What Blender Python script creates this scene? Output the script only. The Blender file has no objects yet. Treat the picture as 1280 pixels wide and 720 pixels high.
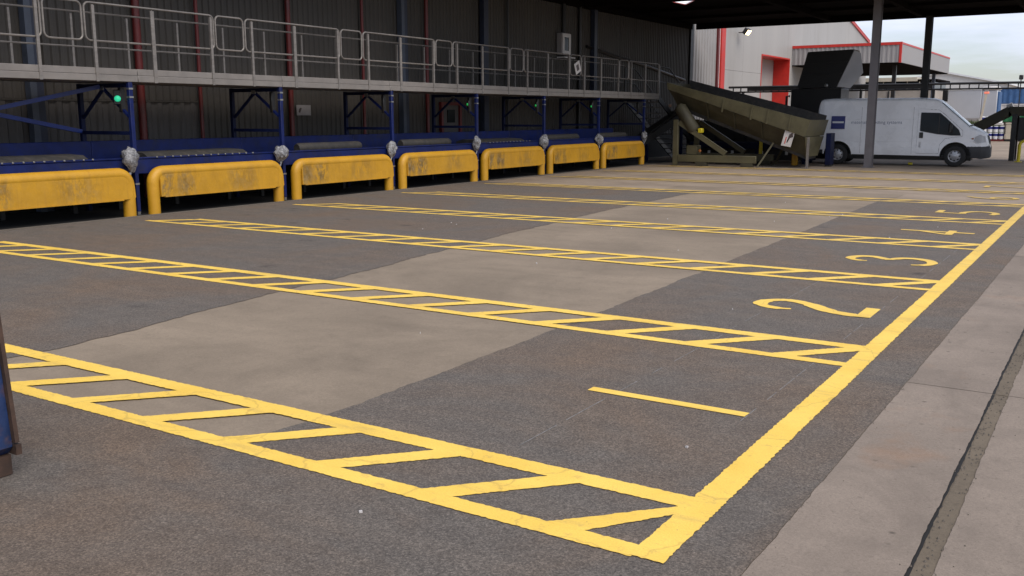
import bpy, bmesh, math, random
from math import radians, pi, sin, cos
from mathutils import Vector, Matrix, noise as MN
random.seed(7)
SC = bpy.context.scene
COL = SC.collection

# ------------------------------------------------------------------ camera
F, PITCH, ROLL, YAW, H = 1188.52, .178986, -.00141886, .566793, 1.68
cam = bpy.data.cameras.new('camera'); camo = bpy.data.objects.new('camera', cam); COL.objects.link(camo)
cam.sensor_fit = 'HORIZONTAL'; cam.sensor_width = 36; cam.lens = F / 1280 * 36
cam.clip_start = .05; cam.clip_end = 3000
fw = Vector((-sin(YAW)*cos(PITCH), cos(YAW)*cos(PITCH), -sin(PITCH)))
r0 = Vector((cos(YAW), sin(YAW), 0)); u0 = r0.cross(fw)
r1 = r0*cos(ROLL) + u0*sin(ROLL); u1 = -r0*sin(ROLL) + u0*cos(ROLL)
M = Matrix((r1, u1, -fw)).transposed().to_4x4(); M.translation = (0, 0, H)
camo.matrix_world = M
SC.camera = camo

# ------------------------------------------------------------------ sky, sun, exposure
SUN_EL, SUN_AZ = 52, 112          # azimuth clockwise from +Y
w = bpy.data.worlds.new('World'); SC.world = w; w.use_nodes = True
nt = w.node_tree; N = nt.nodes; L = nt.links
N.clear()
out = N.new('ShaderNodeOutputWorld'); bg = N.new('ShaderNodeBackground'); L.new(bg.outputs[0], out.inputs[0])
sky = N.new('ShaderNodeTexSky'); sky.sky_type = 'NISHITA'; sky.sun_disc = False
sky.sun_elevation = radians(SUN_EL); sky.sun_rotation = radians(SUN_AZ)
sky.air_density = 1.0; sky.dust_density = 1.2
tc = N.new('ShaderNodeTexCoord')
mp = N.new('ShaderNodeMapping'); mp.inputs['Scale'].default_value = (1, 1, 7)
L.new(tc.outputs['Generated'], mp.inputs[0])
nz = N.new('ShaderNodeTexNoise'); nz.inputs['Scale'].default_value = 3.2; nz.inputs['Detail'].default_value = 6; nz.inputs['Roughness'].default_value = .55
L.new(mp.outputs[0], nz.inputs['Vector'])
rp = N.new('ShaderNodeValToRGB'); rp.color_ramp.elements[0].position = .40; rp.color_ramp.elements[1].position = .66
rp.color_ramp.elements[0].color = (.22, .22, .22, 1); rp.color_ramp.elements[1].color = (1, 1, 1, 1)
L.new(nz.outputs[0], rp.inputs[0])
mx = N.new('ShaderNodeMix'); mx.data_type = 'RGBA'
L.new(rp.outputs[0], mx.inputs['Factor']); L.new(sky.outputs[0], mx.inputs['A'])
mx.inputs['B'].default_value = (6.8, 7.25, 8.7, 1)
L.new(mx.outputs['Result'], bg.inputs[0]); bg.inputs[1].default_value = .1
sd = bpy.data.lights.new('sun', 'SUN'); sd.energy = 2.3; sd.angle = radians(50); sd.color = (1, .93, .84)
so = bpy.data.objects.new('sun', sd); COL.objects.link(so)
az, el = radians(SUN_AZ), radians(SUN_EL)
sdir = Vector((sin(az)*cos(el), cos(az)*cos(el), sin(el)))
so.rotation_euler = sdir.to_track_quat('Z', 'Y').to_euler(); so.location = sdir*60
SC.view_settings.view_transform = 'Standard'; SC.view_settings.look = 'None'
SC.view_settings.exposure = 0.4; SC.view_settings.gamma = 1; SC.view_settings.use_curve_mapping = False

# ------------------------------------------------------------------ materials
def new_mat(name):
    m = bpy.data.materials.new(name); m.use_nodes = True
    return m, m.node_tree.nodes, m.node_tree.links, m.node_tree.nodes['Principled BSDF']
def noise(N, L, vec, scale, detail=4, rough=.6, dist=0):
    n = N.new('ShaderNodeTexNoise'); n.inputs['Scale'].default_value = scale; n.inputs['Detail'].default_value = detail
    n.inputs['Roughness'].default_value = rough; n.inputs['Distortion'].default_value = dist
    if vec: L.new(vec, n.inputs['Vector'])
    return n.outputs[0]
def ramp(N, L, fac, stops):
    r = N.new('ShaderNodeValToRGB'); e = r.color_ramp.elements
    while len(e) < len(stops): e.new(.5)
    for i, (p, c) in enumerate(stops):
        e[i].position = p; e[i].color = (*c, 1) if not isinstance(c, (int, float)) else (c, c, c, 1)
    L.new(fac, r.inputs[0]); return r.outputs[0]
def mix(N, L, fac, a, b, mode='MIX'):
    m = N.new('ShaderNodeMix'); m.data_type = 'RGBA'; m.blend_type = mode
    for s, v in (('Factor', fac), ('A', a), ('B', b)):
        if isinstance(v, (int, float)): m.inputs[s].default_value = v
        elif isinstance(v, tuple): m.inputs[s].default_value = (*v, 1)
        else: L.new(v, m.inputs[s])
    return m.outputs['Result']
def vecmap(N, L, src, scale=(1, 1, 1), loc=(0, 0, 0)):
    m = N.new('ShaderNodeMapping'); m.inputs['Scale'].default_value = scale; m.inputs['Location'].default_value = loc
    L.new(src, m.inputs[0]); return m.outputs[0]
def pos(N): return N.new('ShaderNodeNewGeometry').outputs['Position']
def objco(N): return N.new('ShaderNodeTexCoord').outputs['Object']
def bump(N, L, b, h, strength=.3, dist=.01):
    n = N.new('ShaderNodeBump'); n.inputs['Strength'].default_value = strength; n.inputs['Distance'].default_value = dist
    L.new(h, n.inputs['Height']); L.new(n.outputs[0], b.inputs['Normal'])

def vdiv(N, L, a, d):
    m = N.new('ShaderNodeMath'); m.operation = 'DIVIDE'; L.new(a, m.inputs[0]); m.inputs[1].default_value = d; return m.outputs[0]
def plain(name, c, rough=.5, metal=0, var=.25, scale=3, dirt=None, dscale=1.5, damt=.5, bumps=0, spec=.5, streak=1):
    m, N, L, b = new_mat(name); p = pos(N)
    n = noise(N, L, vecmap(N, L, p, (1, 1, 1/streak)), scale, 5)
    c0 = tuple(x*(1-var) for x in c); c1 = tuple(min(1, x*(1+var)) for x in c)
    col = ramp(N, L, n, [(.3, c0), (.7, c1)])
    if dirt:
        d = noise(N, L, vecmap(N, L, p, (1, 1, 1/streak)), dscale, 7, .7)
        col = mix(N, L, ramp(N, L, d, [(.5, 0.0), (.72, damt)]), col, dirt)
    L.new(col, b.inputs['Base Color'])
    L.new(ramp(N, L, n, [(.2, max(.02, rough-.1)), (.8, min(1, rough+.1))]), b.inputs['Roughness'])
    b.inputs['Metallic'].default_value = metal; b.inputs['Specular IOR Level'].default_value = spec
    if bumps: bump(N, L, b, noise(N, L, p, 40, 4), bumps, .01)
    return m

MT = {}
def asphalt():
    m, N, L, b = new_mat('asphalt'); p = pos(N)
    fine = noise(N, L, p, 115, 4, .8)
    vor = N.new('ShaderNodeTexVoronoi'); vor.inputs['Scale'].default_value = 95; L.new(p, vor.inputs['Vector'])
    big = noise(N, L, p, .55, 6, .62, .6)
    mid = noise(N, L, p, 5, 6, .65)
    c = ramp(N, L, fine, [(.30, (.036, .031, .027)), (.48, (.109, .095, .083)), (.62, (.177, .153, .132)), (.76, (.41, .36, .31))])
    sp = ramp(N, L, vor.outputs['Color'], [(0.0, .68), (1.0, 1.28)])
    c = mix(N, L, .75, c, sp, 'MULTIPLY')
    brown = mix(N, L, 1.0, c, (1.22, .98, .78), 'MULTIPLY')
    c = mix(N, L, ramp(N, L, big, [(.42, 0.0), (.66, .7)]), c, brown)
    vo = N.new('ShaderNodeTexVoronoi'); vo.inputs['Scale'].default_value = 1.15; L.new(p, vo.inputs['Vector'])
    oil = mix(N, L, 1.0, ramp(N, L, vo.outputs['Distance'], [(.05, 1.0), (.16, 0.0)]), ramp(N, L, noise(N, L, p, 2.6, 6, .75), [(.46, 0.0), (.60, .75)]), 'MULTIPLY')
    c = mix(N, L, oil, c, (.030, .027, .026))
    c = mix(N, L, ramp(N, L, mid, [(.35, .35), (.6, 0.0)]), c, mix(N, L, 1.0, c, (.66, .65, .66), 'MULTIPLY'))
    # long faint tyre polish along the bays
    tr = noise(N, L, vecmap(N, L, p, (.25, 3.0, 1)), 1.6, 4, .55)
    c = mix(N, L, ramp(N, L, tr, [(.45, 0.0), (.7, .35)]), c, mix(N, L, 1.0, c, (1.35, 1.28, 1.2), 'MULTIPLY'))
    L.new(c, b.inputs['Base Color']); b.inputs['Roughness'].default_value = .88; b.inputs['Specular IOR Level'].default_value = .3
    bump(N, L, b, fine, .75, .006)
    return m
MT['asphalt'] = asphalt()
def concrete(name, c, crack=True, rough=.85, grime=.5, spots=True):
    m, N, L, b = new_mat(name); p = pos(N)
    big = noise(N, L, p, .7, 7, .62, .5); mid = noise(N, L, p, 6, 6, .7); fine = noise(N, L, p, 160, 3, .7)
    col = ramp(N, L, big, [(.3, tuple(x*.74 for x in c)), (.55, c), (.75, tuple(min(1, x*1.18) for x in c))])
    col = mix(N, L, .55, col, ramp(N, L, fine, [(.25, .62), (.75, 1.34)]), 'MULTIPLY')
    col = mix(N, L, ramp(N, L, mid, [(.52, 0.0), (.75, grime)]), col, tuple(x*.55 for x in c))
    gr = noise(N, L, p, 60, 4, .75); col = mix(N, L, .6, col, ramp(N, L, gr, [(.3, .8), (.7, 1.2)]), 'MULTIPLY')
    tr = noise(N, L, vecmap(N, L, p, (.3, 2.2, 1)), 1.5, 5, .6); col = mix(N, L, ramp(N, L, tr, [(.5, 0.0), (.72, .35)]), col, tuple(x*.66 for x in c))
    if spots:
        v = N.new('ShaderNodeTexVoronoi'); v.inputs['Scale'].default_value = 7; L.new(p, v.inputs['Vector'])
        v2 = noise(N, L, p, 1.3, 2)
        s = ramp(N, L, v.outputs['Distance'], [(.05, 1.0), (.13, 0.0)])
        s = mix(N, L, 1.0, s, ramp(N, L, v2, [(.44, 0.0), (.56, .85)]), 'MULTIPLY')
        col = mix(N, L, s, col, tuple(x*.3 for x in c))
        rs = ramp(N, L, noise(N, L, vecmap(N, L, p, (1, 1, 1), (3, 8, 0)), 1.1, 5, .6), [(.60, 0.0), (.74, .4)])
        pit = noise(N, L, p, 38, 5, .75); col = mix(N, L, ramp(N, L, pit, [(.58, 0.0), (.68, .55)]), col, tuple(x*.45 for x in c))
        stn = noise(N, L, vecmap(N, L, p, (1, .5, 1), (4, 1, 0)), 1.7, 7, .7, 1.0); col = mix(N, L, ramp(N, L, stn, [(.5, 0.0), (.68, .5)]), col, tuple(x*.62 for x in c))
        col = mix(N, L, rs, col, (.26, .13, .06))
    L.new(col, b.inputs['Base Color']); b.inputs['Roughness'].default_value = rough; b.inputs['Specular IOR Level'].default_value = .3
    bump(N, L, b, fine, .3, .004)
    return m
MT['yard'] = concrete('yard_concrete', (.285, .226, .172), spots=False)
MT['strip'] = concrete('worn_concrete', (.238, .189, .139), grime=.4, spots=False)
MT['slab'] = concrete('apron_concrete', (.235, .190, .153), grime=.35)
MT['gully'] = concrete('gully_dirt', (.145, .115, .082), grime=.8, spots=False)
MT['kerb'] = concrete('kerb_concrete', (.13, .11, .09), spots=False)
def paint():
    m, N, L, b = new_mat('yellow_road_paint'); p = pos(N)
    n = noise(N, L, p, 2.2, 6, .6); f = noise(N, L, p, 110, 3, .7); g = noise(N, L, p, 14, 6, .75)
    c = ramp(N, L, n, [(.3, (.78, .50, .075)), (.7, (.88, .60, .115))])
    c = mix(N, L, .35, c, ramp(N, L, f, [(.3, .7), (.7, 1.2)]), 'MULTIPLY')
    c = mix(N, L, ramp(N, L, g, [(.56, 0.0), (.76, .6)]), c, (.34, .23, .09))
    chip = noise(N, L, p, 48, 6, .8); c = mix(N, L, ramp(N, L, chip, [(.62, 0.0), (.68, .8)]), c, (.12, .10, .08))
    tyre = noise(N, L, vecmap(N, L, p, (.5, 2.6, 1), (2, 0, 0)), 1.3, 7, .72); c = mix(N, L, ramp(N, L, tyre, [(.54, 0.0), (.7, .42)]), c, (.24, .18, .10))
    vc = N.new('ShaderNodeTexVoronoi'); vc.feature = 'DISTANCE_TO_EDGE'; vc.inputs['Scale'].default_value = 1.5; cn_ = N.new('ShaderNodeTexNoise'); cn_.inputs['Scale'].default_value = 3.5; cn_.inputs['Detail'].default_value = 5; L.new(p, cn_.inputs['Vector']); L.new(mix(N, L, .22, p, cn_.outputs['Color']), vc.inputs['Vector'])
    c = mix(N, L, ramp(N, L, vc.outputs['Distance'], [(.003, .30), (.009, 0.0)]), c, (.3, .2, .06))
    # older marks further down the yard are dirtier
    sx = N.new('ShaderNodeSeparateXYZ'); L.new(p, sx.inputs[0])
    mr = N.new('ShaderNodeMapRange'); mr.inputs[1].default_value = 9; mr.inputs[2].default_value = 24; mr.inputs[3].default_value = .02; mr.inputs[4].default_value = .42
    L.new(sx.outputs['Y'], mr.inputs[0])
    wear = mix(N, L, 1.0, mr.outputs[0], ramp(N, L, noise(N, L, p, 8, 6, .75), [(.35, .35), (.65, 1.6)]), 'MULTIPLY')
    c = mix(N, L, wear, c, (.25, .19, .13))
    L.new(c, b.inputs['Base Color']); b.inputs['Roughness'].default_value = .65; b.inputs['Specular IOR Level'].default_value = .35
    bump(N, L, b, f, .6, .004)
    return m
MT['paint'] = paint()
MT['chalk'] = plain('faint_white_chalk', (.17, .165, .16), .9, var=.5, scale=25)
def barrier_mat():
    m, N, L, b = new_mat('scuffed_yellow_paint'); p = pos(N); o = objco(N)
    oi = N.new('ShaderNodeObjectInfo')
    n = noise(N, L, p, 3, 5)
    c = ramp(N, L, n, [(.3, (.45, .228, .008)), (.7, (.55, .285, .013))])
    sc = noise(N, L, vecmap(N, L, p, (1, 5.0, 2.2)), 1.5, 8, .78, .4)
    so_ = noise(N, L, p, 1.1, 3, .5)
    sy = N.new('ShaderNodeSeparateXYZ'); L.new(o, sy.inputs[0]); yl = ramp(N, L, vdiv(N, L, sy.outputs['Y'], 3.2), [(.06, .0), (.075, 1.0), (.13, .85), (.165, .4), (.19, .95), (.27, 1.0), (.31, .18), (.50, .12), (.58, .5), (.72, .45), (.80, .05)])
    msk = mix(N, L, 1.0, ramp(N, L, sc, [(.41, 0.0), (.52, .8)]), ramp(N, L, so_, [(.35, .55), (.55, 1.0)]), 'MULTIPLY'); msk = mix(N, L, 1.0, msk, yl, 'MULTIPLY')
    sx = N.new('ShaderNodeSeparateXYZ'); L.new(p, sx.inputs[0])
    zr = ramp(N, L, sx.outputs['Z'], [(.30, .5), (.45, 1.0), (.66, .9), (.76, .12)])
    msk = mix(N, L, 1.0, msk, zr, 'MULTIPLY')
    c = mix(N, L, msk, c, mix(N, L, ramp(N, L, noise(N, L, p, 11, 4), [(.4, 0.0), (.65, .8)]), (.022, .028, .022), (.17, .16, .12)))
    st = noise(N, L, vecmap(N, L, p, (1, 9, .6)), 2.0, 5, .6)
    c = mix(N, L, ramp(N, L, st, [(.55, 0.0), (.75, .4)]), c, (.33, .15, .02))
    L.new(c, b.inputs['Base Color']); b.inputs['Roughness'].default_value = .5
    bump(N, L, b, noise(N, L, p, 9, 5), .25, .02)
    return m
MT['barrier'] = barrier_mat()
MT['clad'] = plain('dark_cladding', (.055, .048, .041), .65, var=.2, scale=1.2, dirt=(.03, .026, .022), streak=6)
MT['clad_low'] = plain('lower_cladding', (.075, .067, .063), .6, var=.2, scale=1.5, dirt=(.04, .036, .03), streak=4)
MT['red'] = plain('dark_red_paint', (.12, .012, .011), .45, var=.2)
MT['red_trim'] = plain('bright_red_trim', (.52, .025, .016), .4, var=.12)
MT['column'] = plain('blue_grey_column', (.06, .072, .10), .5, var=.2)
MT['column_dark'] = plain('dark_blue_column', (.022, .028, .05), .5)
MT['blue'] = plain('blue_steel', (.0045, .0115, .078), .5, spec=.25, var=.3, scale=4, dirt=(.02, .022, .03), dscale=3, damt=.6)
MT['strut_blue'] = plain('bright_blue_steel', (.010, .030, .19), .42, var=.25)
MT['blue_dark'] = plain('dark_blue_steel', (.004, .008, .038), .55, spec=.2, var=.3, scale=4, dirt=(.012, .012, .015), damt=.7)
MT['galv'] = plain('galvanised_steel', (.21, .192, .178), .5, .35, var=.2, scale=5, dirt=(.16, .13, .11), damt=.5, streak=.3)
MT['alu'] = plain('aluminium_toeboard', (.20, .182, .168), .55, .1, var=.14, scale=4, dirt=(.2, .17, .15), damt=.45)
MT['rubber'] = plain('black_rubber', (.028, .026, .024), .75, var=.4, scale=8, dirt=(.075, .06, .045), dscale=5, damt=.7, bumps=.3)
MT['bolt'] = plain('shiny_bolt', (.30, .30, .30), .3, .8, var=.1)
MT['void'] = plain('void_shade_black', (.007, .006, .0055), .9, var=.4)  # near black: the shade under the docks is put into this colour
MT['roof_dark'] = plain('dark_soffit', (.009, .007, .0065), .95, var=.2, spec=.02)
MT['post_grey'] = plain('grey_post_paint', (.14, .13, .14), .45, var=.12, scale=2, dirt=(.08, .07, .06))
MT['black'] = plain('black_paint', (.013, .012, .012), .45, var=.3)
MT['olive'] = plain('olive_machine_paint', (.092, .082, .043), .55, var=.25, scale=2.5, dirt=(.045, .035, .022), dscale=2, damt=.75, bumps=.15)
MT['olive_dark'] = plain('grimy_olive_paint', (.048, .043, .025), .65, var=.35, scale=2.5, dirt=(.028, .022, .016), dscale=2, damt=.8)
MT['shed'] = plain('light_grey_cladding', (.36, .345, .33), .55, var=.07, scale=.6, dirt=(.27, .25, .23), dscale=.8, damt=.5, streak=8)
MT['shed_rib'] = plain('grey_profiled_sheet', (.30, .285, .28), .5, var=.08, scale=1)
MT['beige'] = plain('beige_wall', (.36, .32, .28), .8, var=.18, scale=.8, dirt=(.2, .17, .14), damt=.5)
MT['cream'] = plain('cream_fascia', (.52, .46, .36), .7, var=.1)
MT['white'] = plain('white_paint', (.70, .70, .70), .5, var=.06)
MT['roof_white'] = plain('pale_roof_sheet', (.62, .60, .57), .5, var=.06)
MT['trailer'] = plain('grey_white_trailer', (.42, .43, .46), .45, var=.07, scale=.7)
MT['cblue'] = plain('blue_container_paint', (.035, .10, .24), .5, var=.2)
MT['cgreen'] = plain('green_container_paint', (.012, .13, .045), .5, var=.15)
MT['hyellow'] = plain('yellow_hoop_paint', (.62, .50, .02), .45, var=.12)
MT['hedge'] = plain('leaf_green', (.065, .095, .02), .6, var=.5, scale=6)
MT['skip'] = plain('blue_skip_paint', (.008, .024, .085), .5, var=.35, scale=5, dirt=(.10, .045, .022), dscale=7, damt=.9, bumps=.2)
MT['rust'] = plain('rusty_steel', (.05, .027, .018), .8, var=.5, scale=12)
MT['van'] = plain('white_van_paint', (.84, .84, .85), .28, var=.04, scale=1.5, dirt=(.5, .49, .48), dscale=1.2, damt=.22)
MT['van_plastic'] = plain('dark_grey_plastic', (.035, .036, .04), .6, var=.15)
MT['tyre'] = plain('tyre_rubber', (.014, .014, .014), .8, var=.3)
MT['rim'] = plain('steel_wheel', (.38, .38, .39), .4, .5, var=.15)
MT['logo'] = plain('navy_vinyl', (.012, .018, .15), .4, var=.05)
MT['lettering'] = plain('grey_blue_lettering', (.17, .18, .25), .4, var=.05)
MT['amber'] = plain('orange_plastic', (.35, .12, .03), .3, var=.1)
MT['sign'] = plain('off_white_sign', (.55, .52, .50), .5, var=.08)
MT['sign_print'] = plain('sign_print', (.07, .05, .05), .5, var=.2)
MT['sign_red'] = plain('sign_red_print', (.5, .06, .04), .5, var=.1)
MT['dull_sign'] = plain('dull_grey_sign', (.28, .26, .26), .6, var=.12)
def glassy(name, c, rough=.06):
    m, N, L, b = new_mat(name); b.inputs['Base Color'].default_value = (*c, 1); b.inputs['Roughness'].default_value = rough
    b.inputs['Specular IOR Level'].default_value = .45 if c[0] > .05 else .15
    n = noise(N, L, pos(N), 1.2, 2); L.new(ramp(N, L, n, [(.3, tuple(x*.6 for x in c)), (.7, tuple(x*1.5 for x in c))]), b.inputs['Base Color'])
    return m
MT['glass'] = glassy('dark_window_glass', (.010, .013, .015), .12)
MT['screen_glass'] = glassy('windscreen_glass', (.16, .19, .20), .1)
MT['headlight'] = glassy('headlight_glass', (.45, .46, .48), .1)
def bag():
    m, N, L, b = new_mat('clear_polythene'); p = pos(N)
    n = noise(N, L, p, 14, 6, .7, 1.0)
    L.new(ramp(N, L, n, [(.34, (.09, .09, .095)), (.5, (.22, .22, .23)), (.70, (.45, .45, .46))]), b.inputs['Base Color'])
    b.inputs['Roughness'].default_value = .25; bump(N, L, b, n, .9, .04)
    return m
MT['bag'] = bag()
def emit(name, c, s):
    m, N, L, b = new_mat(name); b.inputs['Base Color'].default_value = (*c, 1)
    b.inputs['Emission Color'].default_value = (*c, 1); b.inputs['Emission Strength'].default_value = s
    return m
MT['green_lit'] = emit('lit_green_lens', (.03, .62, .32), .4)
MT['green_dim'] = emit('lit_green_lens_far', (.02, .45, .09), .25)
MT['flood_lit'] = emit('lit_floodlight', (1, .72, .38), 6)
MT['red_lit'] = emit('lit_red_lamp', (.9, .25, .16), .25)
def pane():
    m, N, L, b = new_mat('translucent_rooflight'); N.remove(b)
    t = N.new('ShaderNodeBsdfTranslucent'); t.inputs[0].default_value = (.9, .9, .9, 1)
    L.new(t.outputs[0], N['Material Output'].inputs[0]); return m
MT['pane'] = pane()

# ------------------------------------------------------------------ mesh helpers
class MB:
    def __init__(s): s.v = []; s.f = []; s.sm = []; s.flat = False
    def add(s, vs, fs, smooth=False):
        o = len(s.v); s.v += [tuple(v) for v in vs]; s.f += [tuple(i+o for i in f) for f in fs]; s.sm += [smooth]*len(fs); return s
    def box(s, x0, x1, y0, y1, z0, z1, c=0):
        """box, with optional chamfer on all vertical-plane edges"""
        if c <= 0:
            vs = [(x, y, z) for z in (z0, z1) for x, y in ((x0, y0), (x1, y0), (x1, y1), (x0, y1))]
            return s.add(vs, [(3, 2, 1, 0), (4, 5, 6, 7), (0, 1, 5, 4), (1, 2, 6, 5), (2, 3, 7, 6), (3, 0, 4, 7)])
        bm = bmesh.new(); bmesh.ops.create_cube(bm, size=1)
        for v in bm.verts: v.co = ((x0+x1)/2+v.co.x*(x1-x0), (y0+y1)/2+v.co.y*(y1-y0), (z0+z1)/2+v.co.z*(z1-z0))
        bmesh.ops.bevel(bm, geom=bm.edges[:], offset=c, segments=1, affect='EDGES')
        bm.verts.index_update(); s.add([v.co[:] for v in bm.verts], [[v.index for v in f.verts] for f in bm.faces]); bm.free(); return s
    def beam(s, a, b, w, h, up=(0, 0, 1)):
        a = Vector(a); b = Vector(b); d = (b-a).normalized(); up = Vector(up)
        if abs(d.dot(up)) > .98: up = Vector((1, 0, 0))
        x = d.cross(up).normalized(); y = x.cross(d).normalized()
        vs = [p+x*sx*w/2+y*sy*h/2 for p in (a, b) for sx, sy in ((-1, -1), (1, -1), (1, 1), (-1, 1))]
        return s.add(vs, [(3, 2, 1, 0), (4, 5, 6, 7), (0, 1, 5, 4), (1, 2, 6, 5), (2, 3, 7, 6), (3, 0, 4, 7)])
    def tube(s, pts, r, n=8, closed=False, cap=True):
        P = [Vector(p) for p in pts]; m = len(P); rings = []
        rr = r if isinstance(r, (list, tuple)) else [r]*m
        ref = None
        for i, p in enumerate(P):
            a = P[(i-1) % m] if (i > 0 or closed) else p; b = P[(i+1) % m] if (i < m-1 or closed) else p
            d = (b-a).normalized()
            if ref is None:
                ref = Vector((0, 0, 1)) if abs(d.z) < .9 else Vector((1, 0, 0))
            x = d.cross(ref)
            if x.length < 1e-4: x = d.cross(Vector((.3, 1, .2)))
            x.normalize(); y = x.cross(d); ref = y
            rings.append([p+(x*cos(2*pi*k/n)+y*sin(2*pi*k/n))*rr[i] for k in range(n)])
        vs = [v for g in rings for v in g]; fs = []
        for i in range(m if closed else m-1):
            j = (i+1) % m
            for k in range(n):
                k2 = (k+1) % n; fs.append((i*n+k, i*n+k2, j*n+k2, j*n+k))
        if cap and not closed: fs += [tuple(range(n))[::-1], tuple((m-1)*n+k for k in range(n))]
        return s.add(vs, fs, True)
    def prism(s, poly, d, t0, t1):
        """extrude a 2-D polygon; d = 'x','y','z' extrusion axis"""
        def mk(p, t):
            return (t, p[0], p[1]) if d == 'x' else (p[0], t, p[1]) if d == 'y' else (p[0], p[1], t)
        n = len(poly); vs = [mk(p, t0) for p in poly]+[mk(p, t1) for p in poly]
        fs = [tuple(range(n))[::-1], tuple(range(n, 2*n))]+[(i, (i+1) % n, n+(i+1) % n, n+i) for i in range(n)]
        return s.add(vs, fs)
    def lathe(s, prof, c, axis, n=24):
        c = Vector(c); a = Vector(axis).normalized(); x = a.orthogonal().normalized(); y = a.cross(x); vs = []
        for r, t in prof: vs += [c+a*t+(x*cos(2*pi*k/n)+y*sin(2*pi*k/n))*r for k in range(n)]
        fs = [(i*n+k, i*n+(k+1) % n, (i+1)*n+(k+1) % n, (i+1)*n+k) for i in range(len(prof)-1) for k in range(n)]
        return s.add(vs, fs, True)
    def mesh(s, name, m):
        me = bpy.data.meshes.new(name); me.from_pydata(s.v, [], s.f)
        if not s.flat:
            bm = bmesh.new(); bm.from_mesh(me); bmesh.ops.recalc_face_normals(bm, faces=bm.faces[:]); bm.to_mesh(me); bm.free()
        me.polygons.foreach_set('use_smooth', s.sm)
        try: me.set_sharp_from_angle(angle=radians(42))
        except Exception: pass
        if m: me.materials.append(MT[m] if isinstance(m, str) else m)
        return me
    def build(s, name, m, parent=None, **k):
        return obj(name, s.mesh(name, m), parent, **k)
def obj(name, me, parent=None, label=None, cat=None, group=None, kind=None, loc=None):
    o = bpy.data.objects.new(name, me); COL.objects.link(o)
    if parent: o.parent = parent
    tag(o, label, cat, group, kind)
    if loc: o.location = loc
    return o
def tag(o, label=None, cat=None, group=None, kind=None):
    for k, v in (('label', label), ('category', cat), ('group', group), ('kind', kind)):
        if v: o[k] = v
    return o
def thing(name, label, cat, loc=(0, 0, 0), rz=0, group=None):
    o = obj(name, None, None, label, cat, group); o.empty_display_size = .2
    o.location = loc; o.rotation_euler.z = rz; return o
def copy_tree(o, parent=None):
    c = o.copy(); COL.objects.link(c)
    if parent: c.parent = parent
    for ch in o.children: copy_tree(ch, c)
    return c
def rough_poly(pts, j=.0042, step=.017, closed=True):
    """subdivide a polygon outline and jitter it a little, as brushed paint or broken edges are"""
    o = []
    n = len(pts)
    for i in range(n if closed else n-1):
        a = Vector(pts[i]); b = Vector(pts[(i+1) % n]); m = max(1, int((b-a).length/step)); d = (b-a).normalized(); q = Vector((-d.y, d.x))
        for k in range(m):
            p = a.lerp(b, k/m)
            if k:
                v = Vector((p.x, p.y, j*500)); p = p+q*j*(1.1*MN.noise(v*3.1)+.8*MN.noise(v*11)+.5*MN.noise(v*31)+random.uniform(-.22, .22)) if j != .0042 else p+q*random.uniform(-j, j)
            o.append((p.x, p.y))
    return o
def sheet(poly, z):
    m = MB(); bm = bmesh.new(); vs = [bm.verts.new((x, y, z)) for x, y in poly]; f = bm.faces.new(vs); f.normal_update()
    if f.normal.z < 0: f.normal_flip()
    bmesh.ops.triangulate(bm, faces=[f]); bm.verts.index_update()
    m.add([v.co[:] for v in bm.verts], [[v.index for v in f.verts] for f in bm.faces]); bm.free(); m.flat = True; return m
def quad_sheet(x0, x1, y0, y1, z):
    m = MB().add([(x0, y0, z), (x1, y0, z), (x1, y1, z), (x0, y1, z)], [(0, 1, 2, 3)]); m.flat = True; return m
def ribbed(y0, y1, z0, z1, x, pitch=.2, depth=.03, axis='y'):
    """profiled cladding sheet: trapezoid ribs running up"""
    pr = []; y = y0
    while y < y1-.001:
        for a, d in ((0, 0), (.42, 0), (.55, 1), (.87, 1)):
            t = y+a*pitch
            if t < y1: pr.append((t, d*depth))
        y += pitch
    pr.append((y1, 0)); m = MB(); n = len(pr)
    vs = [((x+d, t, z) if axis == 'y' else (t, x-d, z)) for z in (z0, z1) for t, d in pr]
    return m.add(vs, [(i, i+1, n+i+1, n+i) for i in range(n-1)])

# ------------------------------------------------------------------ setting: ground and road
quad_sheet(-900, 900, -300, 1500, -.012).build('ground', 'yard', kind='structure')
# worn concrete strip between the two asphalt areas
sheet(rough_poly([(-8.9, 3.0), (-3.2, 3.0), (-3.6, 12.0), (-3.9, 22), (-9.1, 22), (-8.6, 14)], .02, .3), -.008).build('concrete_strip', 'strip', kind='structure')
A = [(-1.05, -14), (-1.05, 3.2), (-1.03, 6.2), (-.99, 14), (-1.0, 20.6)]
edge_r = rough_poly(A, .006, .03, False)+[A[-1]]
Bp = [(-4.05, 20.5), (-3.86, 13.5), (-3.72, 7.3), (-3.69, 4.1), (-3.75, 3.42), (-3.82, 3.19)]
left_b = rough_poly(Bp, .014, .04, False)+[Bp[-1]]
Cp = [(-6.6, 3.2), (-6.55, 3.45), (-6.5, 4.1), (-6.72, 5.6), (-6.95, 7.9), (-7.45, 11.6), (-7.8, 15.5), (-8.0, 20.4)]
left_c = rough_poly(Cp, .03, .06, False)+[Cp[-1]]
sheet(edge_r+left_b+left_c+[(-14.02, 20.6), (-14.02, -14)], -.004).build('asphalt_road', 'asphalt', kind='structure')
# dock kerb at the foot of the barriers
quad_sheet(-16.4, -14.11, -6, 34, -.005).build('pit_floor_shade', 'void', kind='structure')  # near-black sheet paints the shade under the docks onto the floor
MB().box(-14.11, -14.02, -6, 33, -.05, .010, .004).build('dock_kerb', 'kerb', kind='structure')
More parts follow.
